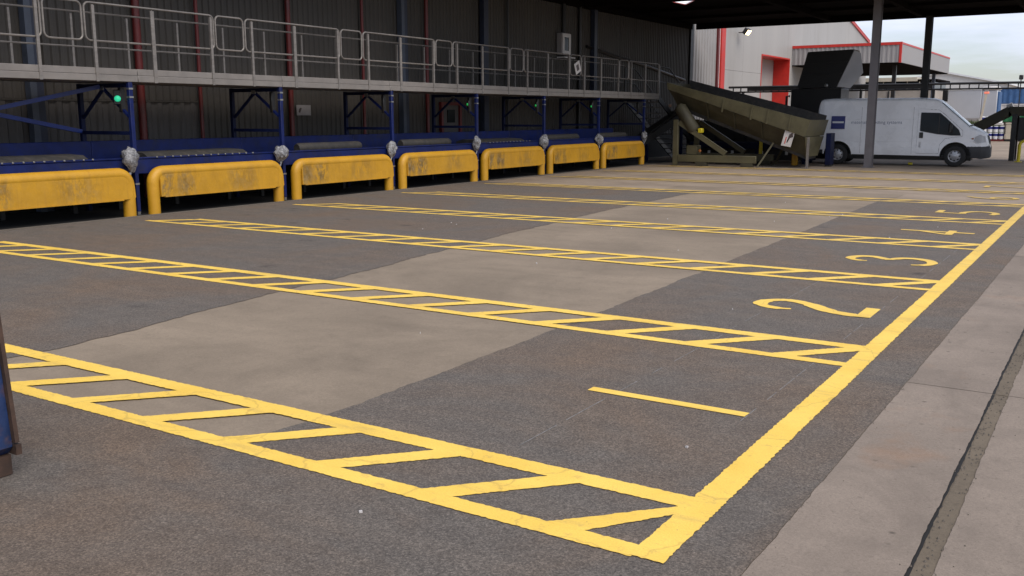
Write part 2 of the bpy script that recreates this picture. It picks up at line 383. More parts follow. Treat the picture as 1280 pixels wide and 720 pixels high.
# apron slabs beside the yard
apron = quad_sheet(-1.2, 14, -14, 70, -.0085).build('pavement', 'gully', kind='structure')
ys = [-6.6, -.3, 6.33, 12.9, 19.4, 25.9, 32.4, 38.9]
for i in range(len(ys)-1):
    y0, y1 = ys[i]+.006, ys[i+1]-.006
    el = [(p[0]+.004, p[1]) for p in edge_r if y0 <= p[1] <= y1]
    x_at = lambda yy: min(edge_r, key=lambda p: abs(p[1]-yy))[0]+.004
    lft = [(x_at(y0), y0)]+el+[(x_at(y1), y1)] if y0 < 20 else [(-1.0, y0), (-1.0, y1)]
    gl = rough_poly([(-.535, y1), (-.535, y0)], .005, .03, False)+[(-.535, y0)]
    sheet(lft+gl, -.003+.001*(i % 2)).build('slab', 'slab', apron)
    gr = rough_poly([(-.446, y0), (-.446, y1)], .006, .03, False)+[(-.446, y1)]
    sheet([(3.2, y0)]+gr+[(3.2, y1)], -.003+.001*(i % 2)).build('slab', 'slab', apron)
    sheet(rough_poly([(-.52, y0), (-.43, y0), (-.43, y1), (-.52, y1)], .008, .03), -.006).build('gully', 'gully', apron)
    sheet(rough_poly([(-.545, y0), (-.522, y0), (-.522, y1), (-.545, y1)], .004, .03), -.007).build('crack', 'void', apron)

# ------------------------------------------------------------------ yellow markings
mk = 'yellow markings painted in the yard'
sheet(rough_poly([(-1.475, 3.16), (-1.33, 3.16), (-1.335, 8.3), (-1.35, 34), (-1.475, 34), (-1.47, 8.3)], .0042, .017), .0008).build('edge_line', 'paint',
    label='long thick yellow line running along the ends of the numbered bays', cat='line marking')
def strip(k):
    yf = 3.83+3.36*k; yn = yf-.68; x1 = -1.462; x0 = -13.35-(.04*k)
    t = thing('hatched_marking', 'yellow ladder hatched strip ' + ['in the foreground, nearest the camera', 'between the painted one and two', 'between the painted two and three', 'between the painted three and four',
        'between the painted four and five', 'just beyond the painted five', 'between the painted six and seven', 'beyond the painted seven, second farthest', 'farthest away, close to the tipping hopper'][k],
        'line marking', (0, yf, 0), 0, 'hatched strips between the bays')
    far = [(x0+.55, -.130), (x1, -.130), (x1, 0), (x0+.55, 0)]; near = [(x0, -.68), (x1, -.68), (x1, -.57), (x0, -.57)]
    sheet(rough_poly(far), 0).build('line', 'paint', t); sheet(rough_poly(near), 0).build('line', 'paint', t)
    x = x1+(.15 if k == 0 else .05); a, b = -.12, -.58; cl = lambda v: min(v, -1.40)
    while x-.6 > x0-.1:
        wd = .17
        q = [(cl(x), a), (cl(x-.42), b), (x-.42-wd, b), (x-wd, a)]
        sheet(rough_poly(q), .0004).build('cross_bar', 'paint', t)
        x -= .668
for k in range(9): strip(k)
def ribbon(pts, ws):
    P = [Vector(p) for p in pts]; l = []; r = []
    for i, p in enumerate(P):
        d = (P[min(i+1, len(P)-1)]-P[max(i-1, 0)]).normalized(); n = Vector((-d.y, d.x)); l.append(p+n*ws[i]/2); r.append(p-n*ws[i]/2)
    return l, r
def smooth(pts, n=5):
    P = [Vector((*p, 0)) for p in pts]; o = []
    for i in range(len(P)-1):
        p0, p1, p2, p3 = P[max(i-1, 0)], P[i], P[i+1], P[min(i+2, len(P)-1)]
        for k in range(n):
            t = k/n; o.append(.5*((2*p1)+(p2-p0)*t+(2*p0-5*p1+4*p2-p3)*t*t+(3*p1-p0-3*p2+p3)*t**3))
    o.append(P[-1]); return [(p.x, p.y) for p in o]
def digit(n, strokes, y0, extra):
    m = MB()
    for i, (pts, ws, sm) in enumerate(strokes):
        q = smooth(pts) if sm else pts
        w = [ws[0]+(ws[1]-ws[0])*j/(len(q)-1) for j in range(len(q))] if len(ws) == 2 else [ws[min(int(j/(len(q)-1)*(len(ws)-1)+.5), len(ws)-1)] for j in range(len(q))]
        l, r = ribbon(q, w)
        vs = [(p.x+random.uniform(-.004, .004), p.y-y0+random.uniform(-.004, .004), .001*i) for p in l]+[(p.x+random.uniform(-.004, .004), p.y-y0+random.uniform(-.004, .004), .001*i) for p in r]; c = len(l)
        m.flat = True; m.add(vs, [(j, c+j, c+j+1, j+1) for j in range(c-1)])
    m.build('bay_number', 'paint', label='yellow %s painted on the ground %s' % (['', 'bar numeral one', 'numeral two', 'numeral three', 'numeral four', 'numeral five', 'numeral six', 'numeral seven'][n], extra), cat='bay number', group='bay numbers', loc=(0, y0, .0005))
digit(1, [([(-2.67, 5.115), (-1.665, 5.115)], (.085, .085), 0)], 5.1, 'as one plain bar in the nearest bay')
digit(2, [([(-2.34, 8.27), (-2.48, 8.25), (-2.61, 8.31), (-2.66, 8.42), (-2.63, 8.55), (-2.54, 8.64), (-2.42, 8.65), (-2.27, 8.57), (-2.11, 8.42), (-1.98, 8.33), (-1.84, 8.29), (-1.74, 8.28)], (.05, .10, .13, .10, .12, .15, .13, .1), 1),
          ([(-1.725, 8.23), (-1.725, 8.67)], (.12, .12), 0)], 8.4, 'in the second bay')
digit(3, [([(-2.42, 11.58), (-2.55, 11.59), (-2.64, 11.73), (-2.57, 11.92), (-2.42, 11.96), (-2.26, 11.84), (-2.21, 11.78)], (.05, .09, .12, .13, .12, .08), 1),
          ([(-2.21, 11.80), (-2.11, 11.97), (-1.95, 12.02), (-1.79, 11.92), (-1.73, 11.74), (-1.78, 11.56), (-1.92, 11.49)], (.08, .12, .13, .12, .1, .05), 1)], 11.7, 'in the third bay')
digit(4, [([(-2.69, 15.08), (-1.69, 15.08)], (.10, .10), 0), ([(-2.40, 15.05), (-2.0, 14.76)], (.08, .08), 0), ([(-2.0, 14.74), (-2.0, 15.30)], (.11, .11), 0)], 15, 'in the fourth bay')
digit(5, [([(-2.64, 18.12), (-2.64, 18.60)], (.11, .11), 0), ([(-2.62, 18.15), (-2.26, 18.10)], (.09, .09), 0),
          ([(-2.24, 18.08), (-2.25, 18.3), (-2.15, 18.52), (-1.98, 18.60), (-1.80, 18.50), (-1.74, 18.28), (-1.80, 18.08)], (.1, .12, .12, .12, .12, .1), 1)], 18.3, 'in the fifth bay')
digit(6, [([(-2.68, 22.15), (-2.45, 21.85), (-2.1, 21.7), (-1.85, 21.75), (-1.74, 21.95), (-1.84, 22.15), (-2.05, 22.16), (-2.18, 21.98), (-2.16, 21.74)], (.07, .11, .12, .12, .12, .1, .08), 1)], 22, 'in the sixth bay, beyond the number 5')
digit(7, [([(-2.66, 25.15), (-2.66, 25.75)], (.12, .12), 0), ([(-2.66, 25.70), (-2.2, 25.5), (-1.70, 25.32)], (.09, .12), 1)], 25.4, 'in the seventh bay, far off')
for x, y0, y1 in ((-2.5, 4.0, 7.0), (-1.665, 5.0, 9.5), (-2.52, 7.2, 10.2), (-1.66, 10.6, 13.2)):
    m = MB(); y = y0
    while y < y1:
        l = random.uniform(.15, .5); m.box(x-.0025, x+.0025, y, min(y+l, y1), -.0035, -.0026); y += l+random.uniform(.02, .25)
    m.build('setting_out_line', 'chalk', kind='structure')
m = MB()
for _ in range(26):
    x, y = random.uniform(-9, -.2), random.uniform(2.4, 20); s = random.uniform(.005, .014)
    a = random.uniform(0, 6); pts = [(x+cos(a+k*1.57)*s*random.uniform(.5, 1), y+sin(a+k*1.57)*s*random.uniform(.5, 1), .0+random.uniform(.001, .008)) for k in range(4)]
    m.add(pts+[(p[0], p[1], -.008) for p in pts], [(0, 1, 2, 3), (0, 1, 5, 4), (1, 2, 6, 5), (2, 3, 7, 6), (3, 0, 4, 7)])
m.build('litter', 'sign', kind='stuff')
m = MB(); rg = random.Random(11)
for i in range(900):
    y = 1.6+rg.random()**1.6*9
    if i % 3: x = -.52+rg.random()*.085+(.0 if rg.random() < .8 else rg.uniform(-.1, .12))
    else: x = -1.06+rg.gauss(0, .045)
    s = rg.uniform(.003, .010)*(1 if i % 3 else .9); z0 = -.006
    m.add([(x+s*cos(a+i)*rg.uniform(.6, 1.1), y+s*sin(a+i)*rg.uniform(.6, 1.1), z0) for a in (0, 1.6, 3.1, 4.7)]+[(x, y, z0+s*1.1)], [(0, 1, 4), (1, 2, 4), (2, 3, 4), (3, 0, 4)])
m.build('grit', 'kerb', kind='stuff')

# ------------------------------------------------------------------ dark warehouse wall behind the docks
WX = -16.42
wh = thing('warehouse', 'dark brown ribbed warehouse wall with red downpipes behind the loading docks', 'building', (WX, 20, 0))
def wp(mb, name, m, parent=None):
    for i, v in enumerate(mb.v): mb.v[i] = (v[0]-WX, v[1]-20, v[2])
    return mb.build(name, m, parent or wh)
seams = [3.0, 6.2, 9.95, 12.12, 13.56, 16.14, 18.67, 20.17, 21.3, 24.0, 27.0, 30.0, 33.4, 36.8, 40.2]
for a, b in zip(seams[:-1], seams[1:]):
    low = 2.0 if a < 13.5 else 0
    wp(ribbed(a+.012, b-.012, max(low, .9), 5.6, WX, .165, .03), 'cladding_panel', 'clad')
    if low: wp(ribbed(a+.012, b-.012, .9, 1.96, WX+.02, .27 if a < 13 else .165, .035), 'lower_panel', 'clad_low')
    if low: wp(MB().box(WX-.02, WX+.07, a+.03, b-.03, 1.965, 1.995), 'drip_flashing', 'clad')
wp(MB().box(WX-.3, WX-.02, 3, 40.2, 0, 5.9), 'wall', 'void'); wp(MB().box(WX-.015, WX+.05, 3, 40.2, -.02, .895), 'plinth', 'void')
wp(MB().box(WX-.1, WX+.10, 40.2, 40.5, 0, 5.6), 'corner_trim', 'black')
wp(MB().box(WX-.2, WX+.16, 3, 40.2, 5.38, 5.58), 'eaves_beam', 'roof_dark')
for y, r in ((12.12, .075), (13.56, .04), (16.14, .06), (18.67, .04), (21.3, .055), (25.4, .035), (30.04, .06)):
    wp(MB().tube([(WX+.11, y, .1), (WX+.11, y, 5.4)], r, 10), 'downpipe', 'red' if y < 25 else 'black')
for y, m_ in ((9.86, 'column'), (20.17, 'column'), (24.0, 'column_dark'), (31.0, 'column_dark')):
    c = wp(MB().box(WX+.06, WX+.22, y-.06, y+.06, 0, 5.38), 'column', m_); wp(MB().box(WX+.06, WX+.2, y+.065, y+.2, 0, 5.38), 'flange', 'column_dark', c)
d = wp(MB().box(WX+.03, WX+.075, 22.02, 22.80, .9, 1.98), 'door', 'clad_low')
fr = MB(); fr.box(WX+.04, WX+.13, 21.92, 22.015, .9, 2.07); fr.box(WX+.04, WX+.13, 22.805, 22.9, .9, 2.07); fr.box(WX+.04, WX+.13, 22.02, 22.80, 1.985, 2.07)
wp(fr, 'door_frame', 'red', d); wp(MB().box(WX+.08, WX+.1, 22.25, 22.6, 1.5, 1.86), 'window', 'glass', d)
# wall notices, box, cable
s = thing('wall_sign', 'small pale rectangular notice with a dark symbol on the ribbed wall', 'sign', (WX+.06, 16.55, 1.82))
MB().box(-.01, .012, -.2, .26, -.12, .12, .004).build('plate', 'dull_sign', s)
MB().prism([(-.15, -.05), (-.10, -.06), (-.04, .05), (-.09, .06), (-.13, .02)], 'x', .0125, .0145).build('symbol', 'sign_print', s)
s = thing('control_cabinet', 'grey electrical cabinet with white framed dark window high on the wall', 'cabinet', (WX+.05, 28.95, 3.7))
MB().box(0, .2, -.42, .17, 0, .72, .015).build('case', 'dull_sign', s)
f = MB(); f.box(.201, .23, -.4, .15, .02, .14); f.box(.201, .23, -.4, .15, .58, .70); f.box(.201, .23, -.4, -.28, .141, .579); f.box(.201, .23, .03, .15, .141, .579)
f.build('window_frame', 'sign', s); MB().box(.201, .215, -.278, .028, .142, .578).build('window', 'glass', s)
MB().box(0, .3, -.4, .35, -.10, -.06).build('shelf', 'sign', s)
MB().tube([(.1, -.12, .72), (.1, -.12, 1.68)], .07, 8).build('conduit', 'black', s)
tag(MB().tube(smooth3 if False else [(WX+.1, 30.6, 4.1), (WX+.1, 33, 3.85), (WX+.1, 36, 3.6), (WX+.1, 39.6, 3.2)], .05, 6).build('cable', 'black'), 'black cable sloping down the dark wall towards its far end', 'cable')

# ------------------------------------------------------------------ canopy
CZ = 5.62
cn = thing('canopy', 'dark flat canopy over the far bays carried on steel posts', 'canopy', (-6, 30, 0))
def cp(mb, name, m, parent=None):
    for i, v in enumerate(mb.v): mb.v[i] = (v[0]+6, v[1]-30, v[2])
    return mb.build(name, m, parent or cn)
CX0, CX1, CY0, CY1 = -16.75, 3.5, 30.2, 40.6
sk = [(-13.8, 33.4), (-13.9, 31.2), (-12.9, 30.75), (-12.75, 31.9)]   # rooflight opening
def deck(z0, z1):
    o = [(CX0, CY1), (CX0, CY0), (CX1, CY0), (CX1, CY1)]; m = MB()
    vs = [(*p, z) for z in (z0, z1) for p in o+sk]
    fs = [(i, (i+1) % 4, 4+(i+1) % 4, 4+i) for i in range(4)]
    fs += [tuple(8+j for j in f)[::-1] for f in fs]
    fs += [(i, (i+1) % 4, 8+(i+1) % 4, 8+i) for i in range(4)]+[(4+i, 4+(i+1) % 4, 12+(i+1) % 4, 12+i) for i in range(4)]
    return m.add(vs, fs)
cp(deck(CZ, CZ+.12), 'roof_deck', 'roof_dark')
cp(MB().box(-16.6, -13.6, 2, 18.99, CZ+.04, CZ+.14), 'unseen_eaves_roof', 'roof_dark'); cp(MB().box(-16.6, -10.6, 19, 30.18, CZ+.04, CZ+.14), 'unseen_eaves_roof', 'roof_dark')  # both out of view; the far one is widened to darken the wall
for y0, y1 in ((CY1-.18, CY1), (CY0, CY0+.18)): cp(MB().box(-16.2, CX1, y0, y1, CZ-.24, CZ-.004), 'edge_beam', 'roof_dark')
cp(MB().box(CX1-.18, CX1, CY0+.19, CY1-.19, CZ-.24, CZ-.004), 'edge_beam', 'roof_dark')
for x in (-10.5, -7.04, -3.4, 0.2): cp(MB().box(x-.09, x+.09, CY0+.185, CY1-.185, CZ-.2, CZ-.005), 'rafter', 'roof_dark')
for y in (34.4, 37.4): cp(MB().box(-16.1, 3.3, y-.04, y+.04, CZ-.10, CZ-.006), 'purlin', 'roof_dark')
rl = cp(MB().add([(*p, CZ+.012) for p in sk], [(0, 1, 2, 3)]), 'rooflight', 'pane')
fr = MB()
for i in range(4): fr.beam((*[sk[i][j]*.97+sum(q[j] for q in sk)/4*.03 for j in (0, 1)], CZ-.004), (*[sk[(i+1) % 4][j]*.97+sum(q[j] for q in sk)/4*.03 for j in (0, 1)], CZ-.004), .03, .02)
cp(fr, 'kerb_frame', 'red_trim', rl)
for x, y, m_, wd in ((-7.04, 32.96, 'post_grey', .12), (-6.68, 40.2, 'black', .12), (3.2, 32.96, 'post_grey', .12), (3.2, 40.2, 'black', .12)):
    m = MB(); m.box(x-wd, x+wd, y-.14, y-.122, .012, CZ-.21); m.box(x-wd, x+wd, y+.122, y+.14, .012, CZ-.21); m.box(x-.012, x+.012, y-.121, y+.121, .012, CZ-.21)
    p = cp(m, 'post', m_); cp(MB().box(x-.17, x+.17, y-.19, y+.19, -.01, .010), 'base_plate', m_, p)

# ------------------------------------------------------------------ yellow dock barriers
def make_barrier(LN=3.15):
    t = thing('dock_barrier', 'x', 'barrier', (0, 0, 0), 0, 'yellow steel barriers along the loading docks')
    r = .105; zt = .83-r; R = .2; pts = [(0, r, 0.0)]
    for k in range(9):
        a = pi/2*k/8; pts.append((0, r+R-R*cos(a), zt-R+R*sin(a)))
    for k in range(9):
        a = pi/2*k/8; pts.append((0, LN-r-R+R*sin(a), zt-R+R*cos(a)))
    pts.append((0, LN-r, 0)); MB().tube(pts, r, 14).build('pipe_frame', 'barrier', t)
    q = [(.2, .30), (LN-.06, .30), (LN-.035, .33), (LN-.05, .55), (LN-.11, .66), (LN-.2, .70), (.25, .70), (.19, .64)]
    MB().prism(q, 'x', .02, .097).build('front_plate', 'barrier', t)
    MB().box(-.1, .11, LN*.5-1.3, LN*.5+1.3, .285, .299).build('stiffener', 'barrier', t)
    return t
bar = make_barrier()
BL = {-2: None}
bl = ['cut off by the left edge of the picture', 'facing bay three, with black scuffs on its left half', 'facing bay four, third from the left',
      'facing bay five, fourth from the left', 'facing bay six, fifth from the left', 'facing bay seven, second from the far end', 'farthest away, beside the tipping hopper']
for k in range(7):
    o = bar if k == 0 else copy_tree(bar)
    o.location = (-14.22, 7.14+3.435*k, 0); o['label'] = 'yellow steel dock barrier '+bl[k]

# ------------------------------------------------------------------ loading conveyors (blue) behind the barriers
def make_dock(LN=3.36):
    t = thing('dock_conveyor', 'x', 'conveyor', (0, 0, 0), 0, 'blue loading conveyors at the docks')
    MB().box(-1.25, -1.19, -.045, LN+.045, .62, 1.25, .008).build('back_panel', 'blue', t)
    MB().box(-1.18, -.02, .02, LN-.02, .80, .90).build('bed', 'blue_dark', t)
    MB().box(-.075, .0, .0, LN, .70, .955, .012).build('front_beam', 'blue', t)
    MB().box(-.08, .012, .0, LN, .958, .985, .004).build('nosing', 'blue', t)
    s = MB().prism([(-.95, .905), (-.10, .905), (-.10, .94), (-.30, 1.045), (-.72, 1.06), (-.95, 1.0)], 'y', .35, 2.65)
    s.build('dock_lip', 'rubber', t)
    bm_ = MB().box(-.016, .016, -.015, .015, -.013, .013, .003).mesh('bolt', 'bolt')
    for k in range(14): obj('bolt', bm_, t, loc=(.006, .4+k*.17, .982))
    for y in (.35, 1.6, 2.9): MB().box(-1.17, -1.09, y, y+.08, 0, .795).build('leg', 'black', t)  # legs coloured black to sink into the painted shade below the bed
    return t
def make_dock2(LN=3.36):
    t = thing('dock_conveyor', 'x', 'conveyor', (0, 0, 0), 0, 'blue loading conveyors at the docks')
    MB().box(-1.25, -1.19, -.045, LN+.045, .62, 1.25, .008).build('back_panel', 'blue', t)
    MB().box(-1.18, -.02, .02, LN-.02, .80, .90).build('bed', 'blue_dark', t)
    MB().box(-.075, .0, .0, LN, .70, .955, .012).build('front_beam', 'blue', t)
    MB().box(-.08, .012, .0, LN, .958, .985, .004).build('nosing', 'blue', t)
    MB().tube([(-.40, .75, 1.012), (-.40, .80, 1.015), (-.40, 2.66, 1.015), (-.40, 2.72, 1.012)], [.09, .11, .11, .09], 14).build('rubber_roll', 'rubber', t)
    for y in (.35, 1.6, 2.9): MB().box(-1.17, -1.09, y, y+.08, 0, .795).build('leg', 'black', t)  # black again stands in for shade on the legs
    return t
dk1, dk2 = make_dock(), make_dock2()
dl = ['behind the barrier cut by the left edge of the picture', 'behind the barrier of bay three with its worn flat black lip', 'behind the barrier of bay four with a thick black rubber roll', 'behind the barrier of bay five with a thick black rubber roll',
      'behind the barrier of bay six with a low brown-black lip', 'behind the barrier of bay seven', 'farthest away, behind the last barrier']
used = set()
for k in range(7):
    src = dk1 if k in (0, 1, 4) else dk2
    o = src if src.name not in used else copy_tree(src); used.add(src.name)
    o.location = (-14.33, 7.02+3.455*k, 0); o['label'] = 'dark blue loading conveyor '+dl[k]

# braced blue frames over each dock, lamps and wrapped controls
def make_frame():
    t = thing('walkway_support', 'x', 'support', (0, 0, 0), 0, 'blue braced frames between the docks')
    XR = -1.40
    fp = MB().box(-.037, .037, -.037, .037, .06, 2.25, .006).build('front_post', 'blue', t)
    for z in (2.13, 1.99, .52): MB().box(-.041, .041, -.041, .041, z, z+.03).build('band', 'bolt', fp)
    MB().box(-.03, .03, -.03, .03, 0, .058).build('foot', 'bolt', fp)
    MB().box(XR-.04, XR+.04, -.04, .04, 0, 2.25, .006).build('rear_post', 'blue_dark', t)
    MB().box(XR+.042, -.039, -.035, .035, 2.17, 2.24).build('top_beam', 'blue_dark', t)
    MB().box(XR+.042, -.039, -.03, .03, 1.37, 1.43).build('middle_beam', 'blue_dark', t)
    ap = -.72
    MB().beam((ap-.01, 0, 2.15), (XR+.05, 0, 1.66), .04, .05, (0, 1, 0)).build('brace', 'blue_dark', t)
    MB().beam((ap+.01, 0, 2.15), (-.05, 0, 1.68), .04, .05, (0, 1, 0)).build('brace', 'blue', t)
    MB().box(ap-.06, ap+.06, -.041, -.036, 2.13, 2.2).build('gusset', 'bolt', t)
    MB().box(-.26, -.19, -.05, .05, 1.75, 2.165, .01).build('cable_duct', 'black', t)
    return t
fr0 = make_frame()
fl = ['nearest one, with long struts to its left', 'between bays three and four', 'between bays four and five', 'between bays five and six in front of the red framed door',
      'between bays six and seven', 'second from the far end', 'farthest, beside the tipping hopper']
PY = [10.42+3.455*k for k in range(7)]
for k in range(7):
    o = fr0 if k == 0 else copy_tree(fr0)
    o.location = (-14.32, PY[k], 0); o['label'] = 'blue braced frame, '+fl[k]
for k in (0,):
    a = (-.8+.0, 0, 2.2); e = (-1.2, -1.75, 1.79)
    MB().beam((-.74, -.06, 2.19), e, .06, .07).build('strut', 'strut_blue', fr0); MB().beam((-1.36, -.06, 1.42), (e[0]-.03, e[1], e[2]-.05), .06, .07).build('strut', 'strut_blue', fr0)
for k in (0, 3, 4, 5):
    s = thing('signal_lamp', {0: 'round lit green lamp hanging from the nearest blue frame', 3: 'small green lamp on the blue frame between bays five and six', 4: 'small green lamp on the blue frame between bays six and seven', 5: 'small green lamp on the blue frame second from the far end'}[k],
              'lamp', (-14.55, PY[k]-.08, 1.98), 0, 'green dock signal lamps')
    ang = .85 if k == 0 else 0
    s.rotation_euler.z = ang
    if k: s.scale = (.45, .45, .62)
    MB().box(-.07, .07, .0, .06, -.1, .15, .012).build('housing', 'black', s)
    MB().lathe([(0, -.045), (.035, -.042), (.047, -.03), (.054, -.012), (.054, .002)], (0, 0, 0), (0, 1, 0), 16).build('lens', 'green_lit' if k == 0 else 'green_dim', s)
def bag_mesh(seed):
    rnd = random.Random(seed); bm = bmesh.new(); bmesh.ops.create_icosphere(bm, subdivisions=3, radius=1)
    from mathutils import noise as NZ
    sq = (.8+.35*rnd.random(), .8+.35*rnd.random(), .85+.3*rnd.random())
    for v in bm.verts:
        n = v.co.normalized(); d = 1+.42*NZ.noise(n*1.7+Vector((seed*7.3, 0, 0)))+.16*abs(NZ.noise(n*5+Vector((seed, 3, 0))))
        if n.z < -.45: d *= 1+.35*(-n.z-.45); 
        sx = .16 if n.z > -.5 else .16*(1-.9*(-n.z-.5))
        v.co = Vector((n.x*sx*d*sq[0], n.y*sx*d*sq[1], n.z*.185*d*sq[2]))
    bm.verts.index_update(); m = MB(); m.add([v.co[:] for v in bm.verts], [[v.index for v in f.verts] for f in bm.faces], False); bm.free(); return m
bgl = ['on the post between bays two and three, nearest the camera', 'on the post between bays three and four', 'on the post between bays four and five', 'on the post between bays five and six', 'on the post between bays six and seven', 'on the post second from the far end', 'on the last blue post, beside the tipping hopper']
for k in range(7):
    s = thing('wrapped_control', 'crumpled clear plastic bag '+bgl[k], 'plastic bag', (-14.22, PY[k]-.15, .98-.02*(k % 3)), random.uniform(-.5, .5), 'bagged dock controls')
    s.scale = (.76, .76, .86)
    bag_mesh(k+1).build('bag', 'bag', s)
    MB().tube([(0, 0, -.2), (.02, -.02, -.26), (.03, -.07, -.32)], [.035, .02, .03], 7).build('tied_end', 'bag', s)

# ------------------------------------------------------------------ raised walkway
wk = thing('walkway', 'long raised metal walkway with pipe handrails and pale toe boards above the docks', 'walkway', (-14.3, 8, 0))
def kp(mb, name, m, parent=None):
    for i, v in enumerate(mb.v): mb.v[i] = (v[0]+14.3, v[1]-8, v[2])
    return mb.build(name, m, parent or wk)
WY0, WY1 = 3.9, 32.4
kp(MB().box(-15.75, -14.34, WY0, WY1, 2.262, 2.36), 'deck', 'galv')
y = WY0
while y < WY1-.2:
    e = min(y+3.345, WY1)
    for z0, z1, x in ((2.258, 2.362, -14.30), (2.368, 2.472, -14.306)):
        kp(MB().box(x-.03, x, y+.004, e-.004, z0, z1, .005), 'toe_board', 'alu')
    kp(MB().box(-15.78, -15.755, y+.004, e-.004, 2.34, 2.48), 'toe_board', 'alu')
    y = e
def rloop(y0, y1, z0=2.9, z1=3.5, r=.09, x=-14.33, rad=.017):
    p = []
    for cy, cz, a0 in ((y1-r, z1-r, 0), (y0+r, z1-r, 90), (y0+r, z0+r, 180), (y1-r, z0+r, 270)):
        for k in range(6):
            a = radians(a0+90*k/5); p.append((x, cy+r*cos(a), cz+r*sin(a)))
    return MB().tube(p, rad, 7, closed=True)
k = -1; PP = 3.37
while True:
    g0 = 8.97+PP*k
    if g0 > WY1: break
    last = g0+PP > WY1
    kp(rloop(g0, g0+.66), 'gate', 'galv')
    e = min(g0+PP-.05, WY1-.05)
    if e > g0+1.2: kp(rloop(g0+.71, e), 'guard_rail', 'galv')
    for yy, wd in ((g0-.13, .05), (g0+.85, .05), (g0+1.98, .07)):
        if yy < WY1: kp(MB().box(-14.298, -14.29, yy-wd/2, yy+wd/2, 2.25, 3.46).box(-14.345, -14.298, yy-.012, yy+.012, 2.25, 3.47), 'post', 'galv')
    k += 1
for z in (3.5, 2.9): kp(MB().tube([(-15.74, WY0, z), (-15.74, WY1, z)], .017, 6), 'rear_rail', 'galv')
y = 9.3
for y in [9.25-2.24*2+1.12*i for i in range(25)]:
    if y < WY1: kp(MB().box(-15.77, -15.73, y-.02, y+.02, 2.36, 3.46), 'rear_post', 'galv')
kp(MB().box(-14.36, -14.3, WY1-.05, WY1, 2.25, 3.5), 'post', 'galv')
# stair at the far end
st = thing('staircase', 'dark metal stair with sloping handrails at the far end of the walkway', 'stairs', (-15, 32.5, 0))
for x in (-.75, .62): MB().beam((x, .02, 2.3), (x, 4.6, .05), .05, .2).build('stringer', 'black', st)
for i in range(11): MB().box(-.72, .59, .15+i*.4, .42+i*.4, 2.16-i*.2, 2.19-i*.2).build('tread', 'galv', st)
for x in (-.75, .62):
    MB().tube([(x, .05, 3.42), (x, .9, 3.40), (x, 5.4, 1.15), (x, 5.4, .3)], .024, 7).build('handrail', 'black', st)
    MB().tube([(x, .05, 2.9), (x, .9, 2.85), (x, 5.3, .7)], .02, 7).build('handrail', 'black', st)
    for yy, zt in ((.06, 3.42), (2.4, 2.65), (4.6, 1.55)): MB().beam((x, yy, max(0, 2.25-yy*.49)), (x, yy, zt), .04, .04).build('baluster', 'black', st)
s = thing('hanging_notice', 'white square notice hanging crooked on the walkway gate', 'sign', (-14.27, 0, 0))
ny = 27.87 - 0  # set from the photograph's bearing
s.location = (-14.26, 26.15, 3.13); s.rotation_euler = (radians(24), 0, 0)
MB().box(-.004, .004, -.17, .17, -.17, .17).build('card', 'sign', s)
MB().box(.0045, .006, -.08, .08, -.09, .09).build('print', 'sign_print', s)

# ------------------------------------------------------------------ tipping hopper (olive)
hp = thing('tipping_hopper', 'olive green tilted hopper conveyor with white notice on a steel stand', 'machine', (-11, 31, 0))
def hb(mb, name, m, parent=None):
    for i, v in enumerate(mb.v): mb.v[i] = (v[0]+11, v[1]-31, v[2])
    return mb.build(name, m, parent or hp)
D = 2.1
Tl, Tr = (-13.41, 2.80), (-8.5, 1.54); Ml, Mr = (-13.40, 2.58), (-8.66, 1.02); Bl, Br = (-13.15, 2.02), (-8.68, .38)
def plate(a, b, y0a, y0b, th=.05, y_in=.0):
    """sloping side plate between profile line a (top) and b (bottom)"""
    m = MB(); (a0, a1), (b0, b1) = a, b
    vs = [(a0[0], y0a, a0[1]), (a1[0], y0a, a1[1]), (b1[0], y0b, b1[1]), (b0[0], y0b, b0[1])]
    vs += [(v[0], v[1]+th, v[2]) for v in vs]
    return m.add(vs, [(0, 1, 2, 3), (7, 6, 5, 4), (0, 4, 5, 1), (1, 5, 6, 2), (2, 6, 7, 3), (3, 7, 4, 0)])
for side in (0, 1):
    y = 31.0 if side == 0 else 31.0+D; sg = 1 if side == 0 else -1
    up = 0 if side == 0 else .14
    hb(plate(((Tl[0], Tl[1]+up), (Tr[0], Tr[1]+up)), (Ml, Mr), y, y+.02*sg, .05*sg), 'rim_band', 'olive' if side == 0 else 'rubber')  # far band is black so the trough reads dark inside
    hb(plate(((-13.39, 2.565), (-8.67, 1.005)), (Bl, Br), y+.08*sg, y+.46*sg, .04*sg), 'side_plate', 'olive_dark')
    for q in (.42, .62, .73, .88):
        x = Tl[0]+(Tr[0]-Tl[0])*q; z = Tl[1]+(Tr[1]-Tl[1])*q
        hb(MB().beam((x, y-.012*sg, z-.005), (x-.06, y-.01*sg, z-.47), .05, .03, (0, 1, 0)), 'stiffener', 'olive')
    for q in (.3, .5, .7):
        x = Ml[0]+(Mr[0]-Ml[0])*q; z = Ml[1]+(Mr[1]-Ml[1])*q
        hb(MB().beam((x, y+.05*sg, z-.02), (x-.05, y+.42*sg, z-.56), .05, .05, (0, 1, 0)), 'stiffener', 'olive_dark')
hb(MB().add([(Bl[0], 31.46, Bl[1]), (Br[0], 31.46, Br[1]), (Br[0], 31+D-.46, Br[1]), (Bl[0], 31+D-.46, Bl[1]), (Bl[0], 31.46, Bl[1]-.12), (Br[0], 31.46, Br[1]-.10), (Br[0], 31+D-.46, Br[1]-.10), (Bl[0], 31+D-.46, Bl[1]-.12)],
    [(0, 1, 2, 3), (4, 5, 6, 7), (0, 1, 5, 4), (1, 2, 6, 5), (2, 3, 7, 6), (3, 0, 4, 7)]), 'belt_bed', 'rubber')
e = .03
